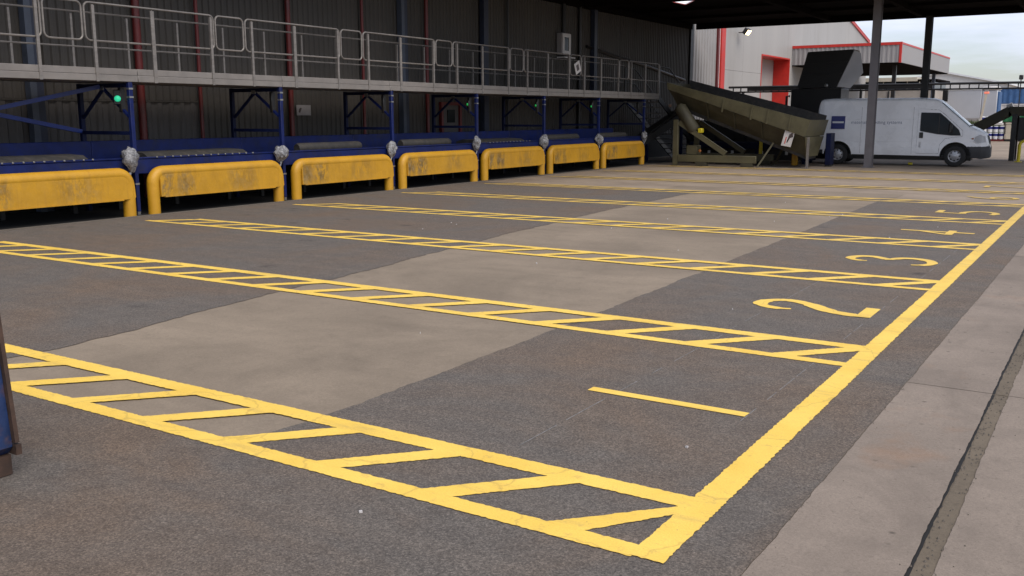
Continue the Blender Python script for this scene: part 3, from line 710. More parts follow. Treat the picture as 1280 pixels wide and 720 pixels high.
hb(MB().add([(-8.50, 31.0, 1.54), (-8.47, 31+D, 1.54), (-8.60, 31+D-.02, 1.02), (-8.66, 31.02, 1.02), (-8.50+e, 31.0, 1.54), (-8.47+e, 31+D, 1.54), (-8.60+e, 31+D-.02, 1.02), (-8.66+e, 31.02, 1.02)],
    [(0, 1, 2, 3), (7, 6, 5, 4), (0, 4, 5, 1), (1, 5, 6, 2), (2, 6, 7, 3), (3, 7, 4, 0)]), 'end_plate', 'olive')
hb(MB().add([(-8.64, 31.05, 1.0), (-8.585, 31+D-.05, 1.0), (-8.64, 31+D-.5, .36), (-8.7, 31.42, .36), (-8.64+e, 31.05, 1.0), (-8.585+e, 31+D-.05, 1.0), (-8.64+e, 31+D-.5, .36), (-8.7+e, 31.42, .36)],
    [(0, 1, 2, 3), (7, 6, 5, 4), (0, 4, 5, 1), (1, 5, 6, 2), (2, 6, 7, 3), (3, 7, 4, 0)]), 'end_chute', 'olive')
hb(MB().add([(-13.41, 31.0, 2.80), (-13.41, 31+D, 2.80), (-13.15, 31+D-.46, 2.0), (-13.15, 31.46, 2.0), (-13.44, 31.0, 2.80), (-13.44, 31+D, 2.80), (-13.19, 31+D-.46, 2.0), (-13.19, 31.46, 2.0)],
    [(0, 1, 2, 3), (7, 6, 5, 4), (0, 4, 5, 1), (1, 5, 6, 2), (2, 6, 7, 3), (3, 7, 4, 0)]), 'tail_plate', 'olive_dark')
hb(MB().tube([(-13.02, 31.14, 2.02), (-12.96, 31.14, 1.95), (-12.45, 31.14, 1.22), (-12.39, 31.14, 1.13)], [.13, .215, .215, .13], 12), 'drive_drum', 'olive_dark')
hb(MB().box(-12.25, -12.10, 31.0, 31.2, 1.1, 1.26, .02), 'warning_block', 'hyellow'); hb(MB().lathe([(0, 0), (.045, .01), (.06, .04), (.045, .07), (0, .08)], (-13.27, 30.98, 2.02), (.5, -1, 0), 10), 'beacon', 'rust')
for y in (31.0, 31+D-.2):
    hb(MB().box(-13.14, -12.96, y, y+.12, .0, 1.55, .01), 'stand_post', 'olive'); hb(MB().box(-12.955, -10.2, y, y+.12, .12, .36, .01), 'stand_base', 'olive')
    hb(MB().beam((-12.94, y+.06, 1.46), (-11.25, y+.06, .42), .11, .16), 'stand_brace', 'olive')
    hb(MB().box(-12.3, -11.9, y, y+.14, .0, .118), 'foot', 'olive_dark'); hb(MB().box(-10.7, -10.3, y, y+.14, 0, .118), 'foot', 'olive_dark')
    hb(MB().beam((-9.72, y+.3 if y < 32 else y-.2, .80), (-10.15, y+.06, .02), .05, .05), 'prop', 'olive')
hb(MB().box(-12.7, -12.3, 31.15, 31.5, .36, .68, .02), 'pump_unit', 'olive'); hb(MB().lathe([(0, 0), (.04, .0), (.05, .03), (0, .05)], (-12.18, 31.12, .5), (0, -1, 0), 10), 'valve_cap', 'amber')
hb(MB().box(-8.62, -8.55, 31.25, 31.32, 0, .99), 'support_leg', 'galv')
sg = MB().add([(-.20, 0, -.26), (.12, 0, -.30), (.22, 0, .22), (-.10, 0, .27), (-.20, -.012, -.26), (.12, -.012, -.30), (.22, -.012, .22), (-.10, -.012, .27)], [(0, 1, 2, 3), (7, 6, 5, 4), (0, 4, 5, 1), (1, 5, 6, 2), (2, 6, 7, 3), (3, 7, 4, 0)])
s = thing('warning_notice', 'white rectangular notice with dark and red print fixed to the olive hopper', 'sign', (-9.18, 31.06, .98)); s.rotation_euler = (radians(-4), radians(2), 0)
sg.build('plate', 'sign', s)
MB().prism([(-.03, -.16), (.0, -.16), (.04, .1), (.15, .16), (.17, .02), (.1, .0), (.06, -.02)], 'y', -.016, -.014).build('symbol', 'sign_print', s)
MB().prism([(-.1, -.2), (-.07, -.2), (-.03, .02), (-.06, .02)], 'y', -.016, -.014).build('print', 'sign_red', s)
# things seen under the hopper
b = MB(); b.box(-.09, .09, -.09, .09, 0, .55, .02); b.build('bollard', 'barrier', label='short yellow bollard under the right end of the olive hopper', cat='bollard', loc=(-9.45, 32.9, 0))
s = thing('pallet_truck_mast', 'thin yellow upright post seen beneath the middle of the hopper', 'post', (-10.75, 33.2, 0)); MB().box(-.05, .05, -.04, .04, .1, .95).build('upright', 'hyellow', s); MB().box(-.15, .15, -.1, .1, 0, .1).build('base', 'black', s)
rk = thing('roller_table', 'low dark blue roller conveyor table standing behind the olive hopper', 'conveyor', (-10.4, 34.6, 0))
MB().box(-3.4, 1.0, -.5, -.42, .5, .72, .01).build('side_rail', 'blue_dark', rk); MB().box(-3.4, 1.0, .42, .5, .5, .72, .01).build('side_rail', 'blue_dark', rk)
for i in range(18): MB().tube([(-3.25+i*.24, -.42, .66), (-3.25+i*.24, .42, .66)], .04, 7).build('roller', 'black', rk)
for x in (-3.3, -.8, .9):
    for y in (-.46, .46): MB().box(x-.05, x+.05, y-.04, y+.04, 0, .5).build('leg', 'blue_dark', rk)
for x in (-2.6, -1.7, -.6, .3, .8): MB().box(x-.05, x+.05, -.508, -.502, .30, .42).build('reflector', 'white', rk)
for x in (-3.38, 1.01): MB().box(x, x+.06, -.495, .495, .1, .49).build('end_panel', 'blue_dark', rk)
MB().box(-3.3, 1.0, .3, .34, .06, .48).build('back_panel', 'black', rk)
sc_ = thing('dark_backdrop_screen', 'dark backdrop screen added to fill in the darkness behind the olive hopper', 'screen', (-12.2, 36.4, 0))  # added black screen, stands in for the dark mass behind the hopper
for i in range(5): MB().box(-2.6+i*1.2, -2.6+i*1.2+1.17, 0, .05, .1, 1.5, .01).build('panel', 'black', sc_)
for i in range(6): MB().box(-2.66+i*1.2, -2.58+i*1.2, .052, .14, 0, 1.6).build('post', 'blue_dark', sc_)
# blue cabinet at the van's tail
cb = thing('blue_cabinet', 'tall narrow dark blue cabinet between the olive hopper and the van', 'cabinet', (-8.45, 33.0, 0)); MB().box(.03, .20, -.2, .3, .05, 1.1, .01).build('case', 'blue_dark', cb); MB().box(.04, .19, -.18, .28, 0, .049).build('base', 'black', cb); MB().box(.04, .19, -.207, -.201, .7, .78).build('label_strip', 'blue_dark', cb)
# dark inclined belt to the left of the hopper
ib = thing('inclined_belt', 'dark belt conveyor rising behind the last dock beside the hopper', 'conveyor', (-15, 33.5, 0))
MB().beam((-.4, -1.2, .5), (1.2, 1.0, 2.1), .8, .25).build('belt_frame', 'black', ib); MB().beam((-.4, -1.2, .66), (1.2, 1.0, 2.26), .6, .06).build('belt', 'rubber', ib)
for p, h in (((.9, .5), 1.7), ((.0, -.6), .8)): MB().box(p[0]-.06, p[0]+.06, p[1]-.06, p[1]+.06, 0, h).build('leg', 'blue_dark', ib)

# ------------------------------------------------------------------ white van
VL = 5.55; V0 = .05; XA, XB = .78, 4.53; WR = .345
heading = radians(4)
van = thing('van', 'white panel van with a navy square logo parked behind the grey canopy post', 'van', (0, 0, 0), heading)
# near-side wheel contact points fix the position
hd = Vector((cos(heading), sin(heading), 0)); rt = Vector((sin(heading), -cos(heading), 0))
van.location = Vector((-8.45, 34.6, 0))-hd*XA-rt*.90
def itp(t, x):
    for (a, va), (b, vb) in zip(t[:-1], t[1:]):
        if x <= b:
            s_ = (x-a)/(b-a); return va+(vb-va)*s_
    return t[-1][1]
ZT = [(.05, 1.98), (.07, 2.10), (.12, 2.19), (.21, 2.235), (.5, 2.25), (3.3, 2.25), (3.75, 2.23), (3.95, 2.17), (4.1, 2.06), (4.9, 1.35), (4.96, 1.31), (5.2, 1.21), (5.38, 1.10), (5.44, 1.03), (5.50, .85), (5.55, .6)]
WT = [(.05, .90), (.11, .955), (.25, .975), (3.9, .975), (4.6, .955), (5.0, .91), (5.3, .85), (5.45, .76), (5.55, .62)]
ZB = [(.05, .42), (.25, .36), (4.0, .34), (4.9, .33), (5.3, .26), (5.55, .30)]
def half(x, z):
    w_ = itp(WT, x)
    if z > 1.05: w_ -= .115*((z-1.05)/1.2)**1.5
    if z < .6: w_ -= .05*((.6-z)/.3)**2
    return w_
NS, NR = 74, 14
def ring(x):
    zt, zb = itp(ZT, x), itp(ZB, x); rc = min(.13, (zt-zb)*.3); o = []
    for k in range(NS+1):
        z = zb+(zt-rc-zb)*k/NS; o.append((half(x, z), z))
    w1 = half(x, zt-rc)
    for k in range(1, 7):
        a = pi/2*k/6; o.append((w1-rc*(1-cos(a))*1.1, zt-rc+rc*sin(a)))
    w2 = o[-1][0]
    for k in range(1, NR+1):
        q = k/NR; o.append((w2*(1-q), zt+.035*(1-(1-q)**2)*min(1, w2)))
    return o
xs = [V0+i*.025 for i in range(int((VL-V0)/.025)+1)]; rings = [ring(x) for x in xs]; NP = len(rings[0])
win_poly = [(3.42, 1.77), (4.0, 1.75), (4.18, 1.60), (4.60, 1.20), (4.66, 1.03), (4.40, 1.03), (3.95, 1.07), (3.42, 1.17)]
door_poly = [(3.33, .42), (3.33, 1.90), (3.95, 1.86), (4.16, 1.70), (4.72, 1.18), (4.72, 1.0), (4.20, .92), (4.05, .72), (4.02, .42)]
def inside(p, x, z):
    c = False; j = len(p)-1
    for i in range(len(p)):
        if (p[i][1] > z) != (p[j][1] > z) and x < (p[j][0]-p[i][0])*(z-p[i][1])/(p[j][1]-p[i][1])+p[i][0]: c = not c
        j = i
    return c
def region(x, y, z, top):
    if not top and any((x-a)**2+(z-WR)**2 < .46**2 for a in (XA, XB)): return None
    if x > 4.02 and top and x < 4.93: return 'windscreen'
    if x > 5.30 and .74 < z < 1.02 and y < .50: return 'grille'
    if z < .66 and x > 4.86: return 'front_bumper'
    if z < .50 and x < .27: return 'rear_bumper'
    if not top and inside(door_poly, x, z): return 'door'
    return 'body'
parts = {}
for sd_ in (1, -1):
    for i in range(len(xs)-1):
        for j in range(NP-1):
            q = [(xs[a], sd_*rings[a][b][0], rings[a][b][1]) for a, b in ((i, j), (i+1, j), (i+1, j+1), (i, j+1))]
            c = [sum(v[k] for v in q)/4 for k in range(3)]
            r = region(c[0], abs(c[1]), c[2], j >= NS+3)
            if r is None: continue
            key = (r, sd_) if r in ('side_window', 'headlight', 'door', 'rear_bumper') else (r, 0)
            parts.setdefault(key, []).append(q)
for i, sgn in ((0, 0), (len(xs)-1, 0)):       # close tail and nose
    a = rings[i]; x = xs[i]
    for j in range(NP-1):
        parts[('body' if i == 0 else 'front_bumper', 0)].append([(x, a[j][0], a[j][1]), (x, a[j+1][0], a[j+1][1]), (x, -a[j+1][0], a[j+1][1]), (x, -a[j][0], a[j][1])])
vm = {'body': 'van', 'door': 'van', 'windscreen': 'screen_glass', 'side_window': 'glass', 'grille': 'black', 'headlight': 'headlight', 'front_bumper': 'van_plastic', 'rear_bumper': 'van_plastic'}
PO = {}
for (r, sd_), qs in parts.items():
    bm = bmesh.new()
    cache = {}
    for q in qs:
        vs = []
        for v in q:
            # snap to the wheel arch circle
            x, y, z = v
            for a in (XA, XB):
                dd = math.hypot(x-a, z-WR)
                if r not in ('windscreen',) and abs(dd-.46) < .03 and z < 1.2 and abs(y) > .6: x, z = a+(x-a)/dd*.46, WR+(z-WR)/dd*.46
            kk = (round(x, 4), round(y, 4), round(z, 4))
            if kk not in cache: cache[kk] = bm.verts.new(kk)
            vs.append(cache[kk])
        u_ = []
        for v in vs:
            if v not in u_: u_.append(v)
        if len(u_) > 2:
            try: bm.faces.new(u_)
            except ValueError: pass
    bmesh.ops.recalc_face_normals(bm, faces=bm.faces[:])
    if r in ('front_bumper', 'door', 'side_window', 'headlight', 'grille', 'windscreen'):
        off = {'front_bumper': .02, 'door': .006, 'side_window': .002, 'headlight': .004, 'grille': .012, 'windscreen': .004}[r]
        bm.normal_update()
        for v in bm.verts:
            n = v.normal
            if (n.y*v.co.y < 0 and r != 'grille' and abs(v.co.y) > .2): n = -n
            v.co += n*off
    me = bpy.data.meshes.new(r); bm.to_mesh(me); bm.free(); me.materials.append(MT[vm[r]])
    for p in me.polygons: p.use_smooth = True
    me.set_sharp_from_angle(angle=radians(35))
    PO[(r, sd_)] = obj(r, me, van)
lamp_poly = [(5.05, .84), (5.10, .99), (5.24, 1.06), (5.40, 1.00), (5.43, .80), (5.2, .76)]
def overlay(name, poly, sd_, m_, off, dz=.02):
    z0, z1 = min(p[1] for p in poly), max(p[1] for p in poly); n = max(4, int((z1-z0)/dz)); m = MB(); rows = []
    for k in range(n+1):
        z = min(max(z0+(z1-z0)*k/n, z0+1e-4), z1-1e-4); xs_ = []
        for a, b in zip(poly, poly[1:]+poly[:1]):
            if (a[1] > z) != (b[1] > z): xs_.append(a[0]+(b[0]-a[0])*(z-a[1])/(b[1]-a[1]))
        a, b = min(xs_), max(xs_); rows.append([(a+(b-a)*q/8, z) for q in range(9)])
    vs = [(x, sd_*(half(x, z)+off), z) for r_ in rows for x, z in r_]
    m.add(vs, [(i*9+j, i*9+j+1, i*9+j+10, i*9+j+9) for i in range(n) for j in range(8)], True)
    o = m.build(name, m_, van); sl = []
    for a, b in zip(poly, poly[1:]+poly[:1]):
        for k in range(8): x, z = a[0]+(b[0]-a[0])*k/8, a[1]+(b[1]-a[1])*k/8; sl.append((x, sd_*(half(x, z)+off), z))
    MB().tube(sl, .011, 5, closed=True).build('rubber_seal', 'van_plastic' if name == 'side_window' else 'van', o); return o
for sd_ in (1, -1):
    PO[('side_window', sd_)] = overlay('side_window', win_poly, sd_, 'glass', .012); overlay('headlight', lamp_poly, sd_, 'headlight', .006)
for sd_ in (1, -1):
    dr = PO[('door', sd_)]
    f = lambda x, z, o=.004: (x, sd_*(half(x, z)+o), z)
    seam = []
    for a, b in zip(door_poly, door_poly[1:]+door_poly[:1]):
        for k in range(8): t_ = k/8; seam.append(f(a[0]+(b[0]-a[0])*t_, a[1]+(b[1]-a[1])*t_, .002))
    MB().tube(seam, .006, 4, closed=True).build('door_seal', 'post_grey', dr)
    MB().box(3.40, 3.52, min(sd_*.985, sd_*1.005), max(sd_*.985, sd_*1.005), .93, 1.12, .006).build('door_handle', 'black', dr)
    MB().box(3.98, 4.005, sd_*half(3.98, 1.4)-.03, sd_*half(3.98, 1.4)+.008 if sd_ > 0 else sd_*half(3.98, 1.4)+.03, 1.1, 1.74).build('window_bar', 'black', PO[('side_window', sd_)])
    y = sd_*1.10
    mr = MB().box(4.30, 4.42, min(y-.12*sd_, y+.09*sd_), max(y-.12*sd_, y+.09*sd_), 1.10, 1.42, .03).build('wing_mirror', 'black', van)
    for xv in (1.52, 3.18):
        MB().tube([f(xv, z_, .001) for z_ in [.40+.12*i for i in range(14)]], .004, 4).build('panel_seam', 'dull_sign', van)
    for z in (.62, .80, 1.55):
        MB().tube([f(x_, z, 0) for x_ in [1.25+.2*i for i in range(11)]], .007, 4).build('side_crease', 'van', van)
    MB().tube([f(.18, 1.1, .004), f(.18, 1.5, .004)], .05, 6).build('tail_lamp', 'red_trim', van)
    MB().tube([f(5.0, .92, .006), f(5.06, .92, .006)], .025, 6).build('side_repeater', 'amber', van)
    MB().box(3.40, 3.46, sd_*.975-.006, sd_*.975+.006, .62, .80).build('fuel_flap', 'van', van)
    for xa in (XA, XB):
        ya = sd_*.86
        ty = MB().lathe([(.20, -.10), (.30, -.105), (WR-.015, -.09), (WR, -.05), (WR, .05), (WR-.015, .09), (.30, .105), (.20, .10)], (xa, ya, WR), (0, 1, 0), 32).build('wheel', 'tyre', van)
        s_ = sd_
        MB().lathe([(.215, .09*s_), (.20, .085*s_), (.175, .05*s_), (.12, .075*s_), (.065, .085*s_), (.06, .10*s_), (0, .11*s_)], (xa, ya, WR), (0, 1, 0), 24).build('rim', 'rim', ty)
        hl = MB()
        for k in range(8): a_ = k*pi/4; hl.box(xa+cos(a_)*.145-.022, xa+cos(a_)*.145+.022, ya+s_*.066-.012, ya+s_*.066+.012, WR+sin(a_)*.145-.022, WR+sin(a_)*.145+.022, .006)
        hl.build('rim_slots', 'tyre', ty)
        lin = MB(); 
        for k in range(13):
            pass
        a0 = [(xa+cos(pi*k/14-.05)*.462, WR+sin(pi*k/14-.05)*.462) for k in range(16)]
        n_ = len(a0); lin.add([(p[0], sd_*.955, p[1]) for p in a0]+[(p[0], sd_*.45, p[1]) for p in a0], [(k, k+1, n_+k+1, n_+k) for k in range(n_-1)])
        lin.add([(p[0], sd_*.45, p[1]) for p in a0], [tuple(range(n_))])
        lin.build('wheel_arch', 'black', van)
MB().box(.3, 5.2, -.70, .70, .27, .345).build('underbody', 'black', van)
MB().box(1.0, 5.0, -.5, .5, .18, .27).build('chassis', 'black', van)
MB().tube([(4.93, -.72, 1.335), (4.96, 0, 1.36), (4.93, .72, 1.335)], .03, 6).build('wiper_cowl', 'black', van)
for z in (.83, .88, .93): MB().box(5.42, 5.50, -.42, .42, z-.008, z+.008).build('grille_bar', 'van_plastic', van)
yv = -.985
lg = MB().box(.52, .98, yv-.012, yv+.005, 1.22, 1.66).build('logo_square', 'logo', van)
for v in lg.data.vertices:
    if v.co.z > 1.4: v.co.y += .05
lt = MB()
for i, (a_, h_) in enumerate(((0, .05), (.055, .05), (.11, .075), (.165, .05), (.22, .05), (.275, .075), (.33, .05))):
    lt.box(.56+a_, .56+a_+.043, yv-.012+.018, yv-.003+.03, 1.41, 1.41+h_)
for i, v in enumerate(lt.v): lt.v[i] = (v[0], -half(1, v[2])-(.02 if i % 2 == 0 else .024), v[2])
lt2 = MB().box(.56, .94, -half(.8, 1.43)-.020, -half(.8, 1.43)-.004, 1.39, 1.48)
lt2.build('logo_lettering', 'white', lg)
def text_mesh(body, size, mat, depth=.002):
    cu = bpy.data.curves.new('lettering', 'FONT'); cu.body = body; cu.size = size; cu.extrude = depth
    tmp = bpy.data.objects.new('tmp', cu); COL.objects.link(tmp)
    dg = bpy.context.evaluated_depsgraph_get(); me = bpy.data.meshes.new_from_object(tmp.evaluated_get(dg))
    bpy.data.objects.remove(tmp); bpy.data.curves.remove(cu); me.name = 'lettering'; me.materials.clear(); me.materials.append(MT[mat]); return me
me = text_mesh('materials handling systems', .155, 'lettering')
tx = obj('lettering', me, van); tx.location = (1.18, -half(2, 1.45)-.004, 1.40); tx.rotation_euler = (radians(84), 0, 0)
tag(MB().box(-.07, .07, -.05, .05, 0, .09, .015).build('wheel_chock', 'hyellow', loc=(-6.15, 35.3, 0)), 'small yellow block on the ground beneath the white van', 'block')

# ------------------------------------------------------------------ pale shed beyond, with red trims and lorry canopy
SX = -16.39
sh = thing('shed', 'large pale grey shed with red corner trims and a red sided loading door', 'building', (SX, 58, 0))
def sp(mb, name, m, parent=None):
    for i, v in enumerate(mb.v): mb.v[i] = (v[0]-SX, v[1]-58, v[2])
    return mb.build(name, m, parent or sh)
sp(ribbed(40.55, 43.52, 0, 7.0, SX-.05, .34, .05), 'side_sheeting', 'shed_rib')
sp(MB().box(SX-.1, SX+.06, 43.55, 43.75, 0, 7.1), 'corner_trim', 'red'); sp(MB().box(SX-.1, SX+.10, 43.92, 44.42, 0, 7.1), 'corner_trim', 'red_trim')
sp(MB().box(SX-.1, SX+.02, 43.755, 43.915, 0, 7.1), 'downpipe', 'white')
ridge = lambda y: 9.75-.186*abs(y-59)
T = .25
def wallpanel(y0, y1, z0, z1a, z1b): return MB().prism([(y0, z0), (y1, z0), (y1, z1b), (y0, z1a)], 'x', SX-T, SX)
DY0, DY1, DZ = 50.06, 55.04, 4.85
for a, b in ((44.43, 47.2), (47.21, DY0)): sp(wallpanel(a, b, 3.85, ridge(a), ridge(b)), 'wall_panel', 'shed'); sp(wallpanel(a, b, 0, 3.84, 3.84), 'wall_panel', 'shed')
sp(MB().prism([(DY0+.005, DZ), (DY1, DZ), (DY1, ridge(DY1)), (DY0+.005, ridge(DY0))], 'x', SX-T, SX), 'wall_panel', 'shed')
for a, b in ((DY1+.005, 59), (59.005, 64), (64.005, 69), (69.005, 74.05)): sp(wallpanel(a, b, 0, ridge(a), ridge(b)), 'wall_panel', 'shed')
sp(MB().box(SX-.95, SX-.9, DY0, DY1, 0, DZ), 'loading_door', 'shed')
sp(MB().box(SX-.89, SX+.03, DY1-.06, DY1-.005, 0, DZ-.01), 'door_jamb', 'red_trim'); sp(MB().box(SX-.89, SX+.03, DY0+.006, DY0+.06, 0, DZ-.01), 'door_jamb', 'red_trim')
sp(MB().box(SX-.89, SX+.035, DY0+.07, DY1-.07, DZ-.08, DZ-.004), 'door_head', 'red_trim')
sp(MB().beam((SX+.03, 59.0, ridge(59)+.06), (SX+.03, 74.3, ridge(74.3)+.06), .12, .22), 'verge', 'red_trim')
sp(MB().add([(SX+.1, 44, ridge(44)+.1), (SX+.1, 59, ridge(59)+.1), (SX-30, 59, ridge(59)+.1), (SX-30, 44, ridge(44)+.1), (SX+.1, 74.3, ridge(74.3)+.1), (SX-30, 74.3, ridge(74.3)+.1)], [(0, 1, 2, 3), (1, 4, 5, 2)]), 'roof', 'shed_rib')
sp(MB().box(SX-30, SX-T-.01, 74.0, 74.05, 0, 6.9), 'rear_wall', 'shed')
lc = sp(ribbed(SX+.01, -10.56, 4.50, 5.42, 55.50, .25, .035, 'x'), 'canopy_fascia', 'shed_rib')
sp(MB().box(SX+.01, -10.5, 55.44, 55.56, 5.42, 5.57), 'fascia_trim', 'red_trim', lc); sp(MB().box(-10.62, -10.50, 55.44, 55.56, 4.48, 5.415), 'corner_trim', 'red_trim', lc)
lc = sp(MB().box(-10.60, -10.54, 55.57, 72.2, 4.50, 5.46), 'canopy_fascia', 'shed_rib'); sp(MB().box(-10.61, -10.52, 55.57, 72.2, 5.465, 5.56), 'fascia_trim', 'red_trim', lc)
sp(MB().box(SX+.01, -10.61, 55.57, 72.1, 4.45, 4.52), 'canopy_soffit', 'roof_dark'); sp(MB().box(SX+.01, -10.61, 55.57, 72.1, 5.40, 5.44), 'canopy_roof', 'shed_rib')
for y in (57.5, 70.5): sp(MB().box(-11.3, -11.1, y-.1, y+.1, 0, 4.45), 'canopy_post', 'black' if y < 60 else 'column')
fl_ = thing('floodlight', 'small lit floodlight high on the pale shed wall under the canopy edge', 'light', (SX+.05, 46.3, 5.68))
MB().box(0, .3, -.03, .03, -.04, .0).build('bracket', 'black', fl_)
b = MB().box(-.10, .10, -.26, .26, -.15, .15, .02).build('housing', 'black', fl_); b.location = (.4, 0, .02); b.rotation_euler = (0, radians(35), 0)
b = MB().box(.101, .112, -.22, .22, -.12, .12).build('lens', 'flood_lit', fl_); b.location = (.4, 0, .02); b.rotation_euler = (0, radians(35), 0)

# ------------------------------------------------------------------ tipped black bin and gantry in front of the shed
bn = thing('tipped_bin', 'large black waste bin tipped up on a dark lift behind the van', 'bin', (-10.2, 39.5, 0))
m = MB(); 
fp = [(-.70, 4.16), (1.06, 4.20), (.48, 2.78), (-1.06, 2.76)]; bp_ = [(-.55, 4.10), (1.12, 4.14), (1.20, 3.4), (.62, 2.78), (-1.0, 2.76)]
vs = [(x, -.5, z) for x, z in fp]+[(x, .55, z) for x, z in fp]
bo = m.add(vs, [(0, 1, 2, 3), (7, 6, 5, 4), (0, 4, 5, 1), (1, 5, 6, 2), (2, 6, 7, 3), (3, 7, 4, 0)]).build('bin_body', 'black', bn)
MB().add([(1.075, -.45, 4.17), (1.10, .50, 4.12), (1.24, .50, 3.35), (.80, .4, 2.75), (.50, -.45, 2.80)], [(0, 1, 2, 3, 4)]).build('lit_side_panel', 'trailer', bn)  # pale panel paints the light falling on the bin's side
for q in (.3, .62): MB().beam((-.70-.36*q+.02, -.52, 4.16-1.4*q), (1.0-.55*q, -.52, 4.18-1.4*q), .03, .05).build('bin_rib', 'black', bn)
MB().box(-1.35, .62, -.3, 1.0, 1.45, 2.74, .02).build('lift_head', 'black', bn)
for x in (-1.3, .5):
    for y in (-.28, .9): MB().box(x-.08, x+.08, y-.08, y+.08, 0, 1.448).build('leg', 'black', bn)
MB().box(-1.25, .45, -.1, .9, .1, 1.40, .02).build('press_box', 'black', bn)
MB().tube([(-1.5, -.35, 1.6), (-1.5, -.35, 2.45), (-1.38, -.35, 2.45)], .05, 7).build('hose', 'black', bn)
MB().lathe([(0, -.06), (.07, -.05), (.07, .0)], (.1, -.53, 2.85), (0, 1, 0), 10).build('lamp', 'bolt', bn)
gn = thing('pipe_gantry', 'long dark high level pipe rail on thin legs running behind the van and black bin', 'gantry', (-10, 44.0, 0))
MB().tube([(-5.9, 0, 2.98), (6.5, 0, 2.98)], .05, 8).build('pipe', 'black', gn); MB().tube([(-5.9, .1, 2.76), (6.5, .1, 2.76)], .035, 8).build('pipe', 'black', gn)
MB().box(-5.0, 3.0, -.05, .05, 2.80, 2.94).build('cable_tray', 'black', gn)
for i in range(34): MB().box(-5.7+i*.36, -5.66+i*.36, -.03, .03, 2.78, 2.97).build('spacer', 'black', gn)
for x in (-5.2, .1, 3.05): MB().box(x-.05, x+.05, -.05, .05, 0, 2.75).build('leg', 'black', gn)
MB().box(3.42, 3.62, -.08, .08, 2.25, 2.72, .01).build('junction_box', 'black', gn)

# ------------------------------------------------------------------ far yard
be = thing('beige_building', 'weathered beige building seen under the red trimmed lorry canopy', 'building', (-15, 78, 0))
MB().box(-4.5, 2.6, 0, 6, 0, 3.55).build('wall', 'beige', be); MB().box(-4.5, 2.6, -.02, 6, 3.56, 4.2).build('window_band', 'glass', be)
for i in range(9): MB().box(-4.4+i*.86, -4.33+i*.86, -.05, -.022, 3.56, 4.2).build('mullion', 'cream', be)
MB().box(-4.6, 1.5, -.3, 6.2, 4.21, 4.5).build('fascia', 'cream', be); MB().box(1.51, 2.9, -.1, 6, 4.21, 4.35).build('flat_roof', 'roof_dark', be)
for x in (-3, -.5, 1.9): MB().tube([(x, -.08, 0), (x, -.08, 3.5)], .06, 6).build('downpipe', 'black', be)
fw_ = thing('far_warehouse', 'long pale warehouse with a low white pitched roof behind the parked trailer', 'building', (-14, 110, 0))
MB().prism([(-9, 0), (3.6, 0), (3.6, 4.75), (-2.6, 6.05), (-9, 4.75)], 'y', 0, 26).build('wall', 'roof_white', fw_)
MB().prism([(-2.6, 6.06), (3.9, 4.70), (3.9, 4.86), (-2.6, 6.24), (-9.3, 4.86), (-9.3, 4.70)], 'y', -.3, 26.3).build('roof', 'white', fw_)
tr = thing('lorry_trailer', 'grey white box trailer parked beyond the bonnet of the van', 'trailer', (-11.2, 84, 0))
MB().box(-2.3, 1.45, 0, 2.5, 1.45, 3.62, .03).build('box_body', 'trailer', tr); MB().box(-2.3, 1.46, -.03, 2.53, 3.63, 3.74).build('roof_rail', 'white', tr)
MB().box(1.47, 2.55, .1, 2.4, 1.3, 3.6, .04).build('front_unit', 'trailer', tr); MB().box(1.5, 2.6, .0, 2.5, 3.62, 3.9, .08).build('roof_cap', 'sign', tr); MB().box(2.56, 2.66, .3, 2.3, .6, 3.5).build('blue_edge', 'cblue', tr)
MB().box(-2.25, 1.4, .02, .07, .85, 1.44).build('side_skirt', 'dull_sign', tr)
for x in (-1.6, -.7, 2.0):
    for y in (.12, 2.3): MB().lathe([(0, -.12), (.42, -.12), (.48, -.06), (.48, .06), (.42, .12), (0, .12)], (x, y, .48), (0, 1, 0), 18).build('wheel', 'tyre', tr)
for i, (n, z0, z1, mt, lab) in enumerate((('green', 1.1, 1.85, 'cgreen', 'green storage container at the far right, lowest of its stack'), ('white', 1.87, 2.72, 'sign', 'off white container in the middle of the stack at the far right'), ('blue', 2.74, 4.15, 'cblue', 'blue container on top of the stack at the far right'))):
    c = thing('container', lab, 'container', (-6, 100, z0), 0, 'stacked containers in the far yard')
    ribbed(-4.6 if i == 2 else -4.3, 5, 0, z1-z0, 0, .5, .05, 'x').build('side_wall', mt, c)
    MB().box(-4.55 if i == 2 else -4.25, 4.95, .05, 2.4, .0, z1-z0-.01).build('body', mt, c); MB().box(-4.6, 5.05, -.06, -.052, z1-z0-.12, z1-z0).build('top_rail', mt, c)
MB().box(-10.3, 1, 100.2, 102.3, -.01, 1.09).build('container_plinth', 'kerb', label='low grey concrete plinth carrying the stacked containers', cat='plinth')
# grassy bank: many leaf blades
m = MB(); rnd = random.Random(3)
for _ in range(5200):
    x, y = rnd.uniform(-12.4, -7.4), rnd.uniform(73.5, 75.3); zb = (y-73.5)*.45; h_ = rnd.uniform(.25, .75); a = rnd.uniform(0, 6.28); lx, ly = rnd.uniform(-.2, .2), rnd.uniform(-.2, .2); wd = .05
    m.add([(x-cos(a)*wd, y-sin(a)*wd, zb), (x+cos(a)*wd, y+sin(a)*wd, zb), (x+lx, y+ly, zb+h_)], [(0, 1, 2)])
m.build('grass', 'hedge', kind='stuff')
m = MB().prism([(73.4, -.01), (75.5, -.01), (75.5, .9), (75.0, .8)], 'x', -12.6, -7.2); m.build('bank', 'hedge', kind='structure')
